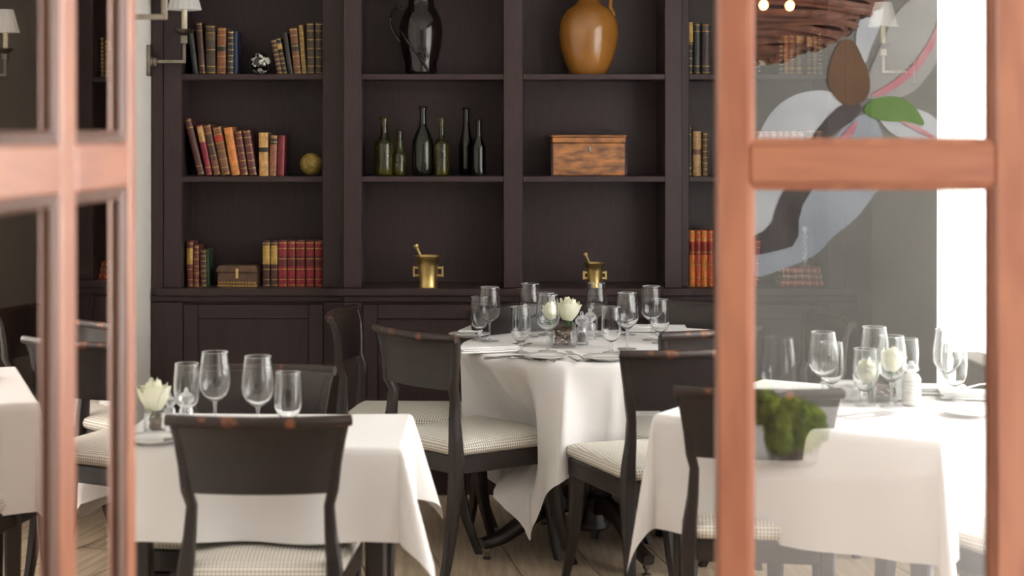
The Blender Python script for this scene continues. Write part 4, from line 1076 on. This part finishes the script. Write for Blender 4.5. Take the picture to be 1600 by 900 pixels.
# ---------------------------------------------------------------- glazed doors
def leaf(name, label, origin, rz, width, stile_l, stile_r, bars, muntins, glass, bead_m, bw, zb=0.02, ztop=2.42):
    """door leaf in its own plane: x along the leaf, y through it"""
    t = thing(name, None, None, origin, rz, kind='structure')
    T = 0.022
    def mould(mb, x0, x1, z0, z1, bead=0.010):
        mb.box(x0, x1, -T, T, z0, z1, 0.004)
    part(MB().box(0, stile_l, -T, T, zb, ztop, 0.004), 'door_stile', M_door, t)
    part(MB().box(width-stile_r, width, -T, T, zb, ztop, 0.004), 'door_stile', M_door, t)
    xs = [stile_l] + [e for m_ in muntins for e in m_] + [width-stile_r]
    for m0, m1 in muntins:
        part(MB().box(m0, m1, -T+0.001, T-0.001, zb+0.1, ztop-0.1, 0.004), 'muntin', M_door, t)
    zs = [zb+0.22] + [e for b in bars for e in b] + [ztop-0.1]
    for i in range(0, len(xs), 2):
        x0, x1 = xs[i], xs[i+1]
        part(MB().box(x0+0.0002, x1-0.0002, -T, T, zb, zb+0.22, 0.004), 'bottom_rail', M_door_h, t)
        part(MB().box(x0+0.0002, x1-0.0002, -T, T, ztop-0.1, ztop, 0.004), 'top_rail', M_door_h, t)
        for b0, b1 in bars:
            part(MB().box(x0+0.0002, x1-0.0002, -T+0.0005, T-0.0005, b0, b1, 0.004), 'glazing_bar', M_door_h, t)
        for j in range(0, len(zs), 2):
            z0, z1 = zs[j], zs[j+1]
            part(MB().box(x0-0.004, x1+0.004, -0.003, 0.003, z0-0.004, z1+0.004), 'pane', glass, t, 0)
            for sy in (-1, 1):
                q = lambda e, y: [(x0+e, sy*y, z0+e), (x1-e, sy*y, z0+e), (x1-e, sy*y, z1-e), (x0+e, sy*y, z1-e)]
                part(MB().quadstrip([q(-0.001, 0.0035), q(-0.001, T-0.006), q(bw*0.3, T-0.006), q(bw, T-0.012), q(bw, 0.0035)], True, False), 'glazing_bead', bead_m, t, 30)
    return t
SD = FPX/3.1
# right leaf: parallel to the picture, at 3.1 m
zb0, zb1 = Zs(287, SD), Zs(225.5, SD)
leaf('door_2', 'right', (Xs(1119, SD), 3.1, 0), 0, 0.565, 0.056, 0.075, [(zb0, zb1), (zb0+0.68, zb1+0.68)], [], M_pane, M_door, 0.011)
# left leaf: opened towards the viewer, seen at a grazing angle
th = R(6.8); n = Vector((math.cos(th), -math.sin(th), 0)); dr = Vector((math.sin(th), math.cos(th), 0))
p0 = n*(-0.87)
def along(px):     # distance along the leaf plane at image column px
    k = (px-CX)/FPX; y = -0.87/(math.cos(th)*k - math.sin(th)); return Vector((k*y, y, 0)).dot(dr)
L0 = along(-60); Lm0, Lm1 = along(98), along(121); Le = along(213)
org = p0 + dr*L0 - n*0.022
lf = leaf('door_1', 'left', (org.x, org.y, 0), math.pi/2 - th, Le-L0, 0.045, 0.036, [(1.432, 1.506), (2.1, 2.17)], [(Lm0-L0, Lm1-L0)], M_mirror, M_bead_shade, 0.020)

# ---------------------------------------------------------------- lobby side (what the right pane mirrors)
SV = FPX/8.2; YM = -2.0
def mirror_x(px): return Xs(px, SV)
mural = thing('mural', 'large painted magnolia mural on grey wall, mirrored in the right door pane', 'mural', (0, YM, 0))
mural_cols = {'petal_far': mat('mural_far_petal_paint', (0.50, 0.50, 0.48), 0.7, col2=(0.40, 0.40, 0.385), scale=2.5), 'petal': mat('mural_petal_paint', (0.80, 0.82, 0.84), 0.7, col2=(0.55, 0.59, 0.63), scale=3.2, stretch=(1, 1, 1), lo=0.3, hi=0.7), 'petal_grey': mat('mural_blue_grey_petal_paint', (0.50, 0.55, 0.60), 0.7, col2=(0.36, 0.41, 0.46), scale=3, lo=0.3, hi=0.7),  # petal_grey is a blue-grey mural paint
    'bud': mat('mural_bud_paint', (0.20, 0.10, 0.045), 0.7, col2=(0.09, 0.055, 0.03), scale=3), 'branch': mat('mural_branch_paint', (0.11, 0.095, 0.09), 0.7, col2=(0.06, 0.052, 0.05), scale=6),
    'leaf': mat('mural_leaf_paint', (0.16, 0.34, 0.06), 0.7, col2=(0.10, 0.22, 0.04), scale=5), 'stroke': mat('mural_pink_paint', (0.62, 0.16, 0.22), 0.7, col2=(0.72, 0.42, 0.45), scale=9)}
def smooth_poly(pts, it=2):
    for _ in range(it):
        q = []
        for i in range(len(pts)):
            a, b = pts[i], pts[(i+1) % len(pts)]
            q += [(a[0]*0.75+b[0]*0.25, a[1]*0.75+b[1]*0.25), (a[0]*0.25+b[0]*0.75, a[1]*0.25+b[1]*0.75)]
        pts = q
    return pts
def paint(nm, key, pts, layer, sm=2):
    poly = [(Xs(a, SV), Zs(b, SV)) for a, b in smooth_poly(pts, sm)]
    n_ = len(poly); z0 = 0.001*layer + 0.0005
    mb = MB(); mb.v = [(x, z0-0.0004, z) for x, z in poly] + [(x, z0+0.0006, z) for x, z in poly]
    mb.f = [tuple(range(n_)), tuple(range(2*n_-1, n_-1, -1))] + [(i, (i+1) % n_, (i+1) % n_+n_, i+n_) for i in range(n_)]
    import bmesh
    me = mb.mesh(nm, mural_cols[key], 0); bm = bmesh.new(); bm.from_mesh(me)
    bmesh.ops.triangulate(bm, faces=[f for f in bm.faces if len(f.verts) > 4]); bmesh.ops.recalc_face_normals(bm, faces=bm.faces); bm.to_mesh(me); bm.free()
    o = bpy.data.objects.new(nm, me); C.objects.link(o); o.parent = mural; return o
paint('petal', 'petal', [(1300, 140), (1250, 143), (1212, 165), (1192, 195), (1176, 235), (1162, 290), (1150, 370), (1180, 385), (1212, 362), (1222, 320), (1242, 285), (1272, 235), (1312, 195), (1320, 165)], 1)
paint('petal', 'petal_grey', [(1170, 440), (1230, 418), (1275, 400), (1302, 368), (1335, 345), (1358, 315), (1377, 290), (1388, 250), (1380, 212), (1365, 178), (1342, 178), (1308, 208), (1280, 245), (1262, 300), (1235, 350), (1165, 385)], 2)
paint('petal', 'petal', [(1368, 176), (1400, 166), (1445, 172), (1470, 192), (1480, 228), (1440, 224), (1402, 215), (1382, 200)], 3)
paint('petal', 'petal_far', [(1345, 152), (1375, 157), (1424, 150), (1455, 112), (1485, 60), (1490, 10), (1445, -15), (1400, 15), (1372, 80), (1354, 122)], 3)
paint('petal', 'petal', [(1333, 62), (1350, 108), (1360, 75), (1374, 45), (1384, 5), (1350, 10)], 4)
paint('bud', 'bud', [(1312, 62), (1297, 95), (1291, 128), (1304, 152), (1320, 166), (1346, 162), (1359, 146), (1359, 118), (1348, 92), (1334, 62)], 6)
paint('branch', 'branch', [(1318, 158), (1350, 163), (1338, 186), (1304, 206), (1286, 228), (1272, 290), (1248, 330), (1247, 382), (1210, 393), (1160, 402), (1160, 376), (1204, 356), (1213, 320), (1234, 280), (1257, 235), (1280, 196)], 5, 1)
paint('leaf', 'leaf', [(1346, 172), (1360, 156), (1388, 149), (1416, 155), (1436, 175), (1447, 199), (1420, 190), (1385, 190), (1360, 184)], 7)
paint('brush_stroke', 'stroke', [(1356, 150), (1395, 128), (1430, 98), (1460, 50), (1468, 20), (1474, 25), (1466, 58), (1440, 105), (1400, 138), (1372, 152)], 8)
paint('brush_stroke', 'stroke', [(1304, 225), (1325, 200), (1342, 184), (1336, 205), (1318, 228)], 8)
paint('brush_stroke', 'stroke', [(1400, 186), (1430, 195), (1462, 214), (1458, 218), (1425, 202)], 8)

# lobby table with white cloth, moss bowl and big wine glass (in front of the leaf, right of the picture edge)
def mirrored(px, sv): return Xs(px, sv), 6.2 - FPX/sv
MT_Z = 0.75
def lobby_table():
    cx, cy, w, d = 1.17, 1.80, 0.98, 0.96
    t = thing('lobby_table', 'table under white cloth on the viewer side, mirrored in the right pane', 'table', (cx, cy, 0))
    MB().box(-w/2, w/2, -d/2, d/2, MT_Z-0.03, MT_Z-0.004, 0.004).build('tabletop', M_chair, t)
    for sx in (-1, 1):
        for sy in (-1, 1): MB().box(sx*(w/2-0.06)-0.03, sx*(w/2-0.06)+0.03, sy*(d/2-0.06)-0.03, sy*(d/2-0.06)+0.03, 0, MT_Z-0.031).build('leg', M_chair, t)
    o = MB()
    def ring(e, z): return [(-w/2-e, -d/2-e, z), (w/2+e, -d/2-e, z), (w/2+e, d/2+e, z), (-w/2-e, d/2+e, z)]
    o.quadstrip([ring(0.03, 0.42), ring(0.012, MT_Z-0.01), ring(0.006, MT_Z), ring(0.002, MT_Z+0.001)], True, False); k = len(o.v); o.f.append((k-4, k-3, k-2, k-1))
    c = o.build('tablecloth', M_cloth, None, 20); c.location = (cx, cy, 0)
    tag(c, 'white cloth on the viewer side table, mirrored in the right pane', 'tablecloth')
lobby_table()
sv = 675.0
mx, my = mirrored(1238, sv)
t = thing('moss_planter', 'low planter heaped with green moss, mirrored in the right pane', 'plant', (mx, my, MT_Z+0.002))
rng = random.Random(11)
lumps = [(0.0, 0.0, 0.105, 0.050), (0.035, 0.0, 0.098, 0.042), (-0.030, 0.01, 0.10, 0.042), (-0.058, 0.0, 0.125, 0.040), (-0.078, -0.01, 0.16, 0.034), (0.055, -0.01, 0.075, 0.030), (0.02, 0.02, 0.065, 0.040), (-0.025, 0.02, 0.06, 0.040)]
for lx, ly, lz, lr in lumps:
    mb = MB(); n1, n2 = 26, 16; phs = [rng.random()*6 for _ in range(6)]
    def fn(u, v):
        a = 2*math.pi*u; b = math.pi*v
        d = Vector((math.sin(b)*math.cos(a), math.sin(b)*math.sin(a), -math.cos(b)))
        k = 1 + 0.10*math.sin(9*d.x+phs[0])*math.sin(8*d.y+phs[1]) + 0.10*math.sin(19*d.z+phs[2])*math.sin(17*d.x+phs[3]) + rng.uniform(-0.07, 0.07)
        return (lx + d.x*lr*k, ly + d.y*lr*k, lz + d.z*lr*k*0.9)
    mb.grid(fn, n1, n2, True)
    for _ in range(160):
        d = Vector((rng.gauss(0, 1), rng.gauss(0, 1), rng.gauss(0.3, 1))).normalized(); p = Vector((lx, ly, lz)) + d*lr*0.97
        u = d.cross(Vector((0.3, 0.2, 1))).normalized()*0.0028; w_ = d.cross(u).normalized()*0.0028; q = p + d*0.008
        b = len(mb.v); mb.v += [tuple(p+u), tuple(p-u*0.5+w_), tuple(p-u*0.5-w_), tuple(q)]; mb.f += [(b, b+1, b+3), (b+1, b+2, b+3), (b+2, b, b+3)]
    mb.build('moss_clump', M_moss, t, 60, recalc=False)
MB().lathe([(0, 0), (0.045, 0), (0.052, 0.006), (0.056, 0.04), (0.053, 0.05), (0.048, 0.045), (0.046, 0.01), (0, 0.008)], 24, sx=1.1).build('bowl', M_glass, t, 40)
for k in range(6):
    ph = rng.random()*6
    MB().tube([(0.042*math.cos(ph+i*0.5), 0.038*math.sin(ph+i*0.5), 0.012+0.024*(0.5+0.5*math.sin(i*0.8+ph))) for i in range(12)], 0.003, 6).build('twig', M_twig, t)
sv2 = 600.0
gx, gy = mirrored(1216, sv2)
t = dup(wine0, (gx, gy, MT_Z+0.002), 0, 'large wine glass on the viewer side table, mirrored in the right pane'); t.scale = (1.12, 1.12, 1.16)
# wicker pendant with glowing bulbs
svw = 420.0
wx, wy = mirrored(1160, svw); wz = 2.28
t = thing('wicker_pendant', 'brown woven wicker pendant with glowing bulbs, mirrored at the top of the right pane', 'lamp', (wx, wy, wz))
mb = MB(); rng = random.Random(5)
for k in range(34):
    f = k/33; b = math.pi*(0.04 + 0.46*f); r = 0.60*math.sin(b); z = -0.50*math.cos(b)
    ph = rng.random()*6; nseg = 44
    mb.tube([((r+0.012*math.sin(5*a+ph)+rng.uniform(-0.006, 0.006))*math.cos(a), (r+0.012*math.sin(5*a+ph))*math.sin(a), z+0.012*math.sin(3*a+ph*2)) for a in [2*math.pi*i/nseg for i in range(nseg+1)]], 0.013, 5, False)
mb.build('woven_bowl', M_wicker, t, 60)
M_bulb = emit_mat('warm_bulb', (1.0, 0.45, 0.14), 30)
M_bulb2 = mat('amber_glass', (0.6, 0.2, 0.04), 0.2)
for px, py in ((1193, 8), (1234, 9)):
    sb_ = FPX/(6.5-0.56); bx_ = Xs(px, sb_) - wx; bz = Zs(py, sb_) - wz; by_ = 0.56
    MB().lathe([(0.016*math.sin(math.pi*i/10), bz - 0.018*math.cos(math.pi*i/10)) for i in range(11)], 14, cx=bx_, cy=by_).build('bulb', M_bulb, t, 60)
    MB().lathe([(0, bz+0.019), (0.008, bz+0.019), (0.008, bz+0.05), (0, bz+0.05)], 10, cx=bx_, cy=by_).build('bulb_holder', M_brass, t)
    MB().tube([(bx_, by_, bz+0.05), (bx_, by_-0.03, bz+0.10), (bx_*0.8, by_-0.1, bz+0.14)], 0.004, 6).build('bulb_arm', M_brass, t)
MB().tube([(0, 0, -0.02), (0, 0, 0.72)], 0.006, 6).build('cord', M_gap, t)
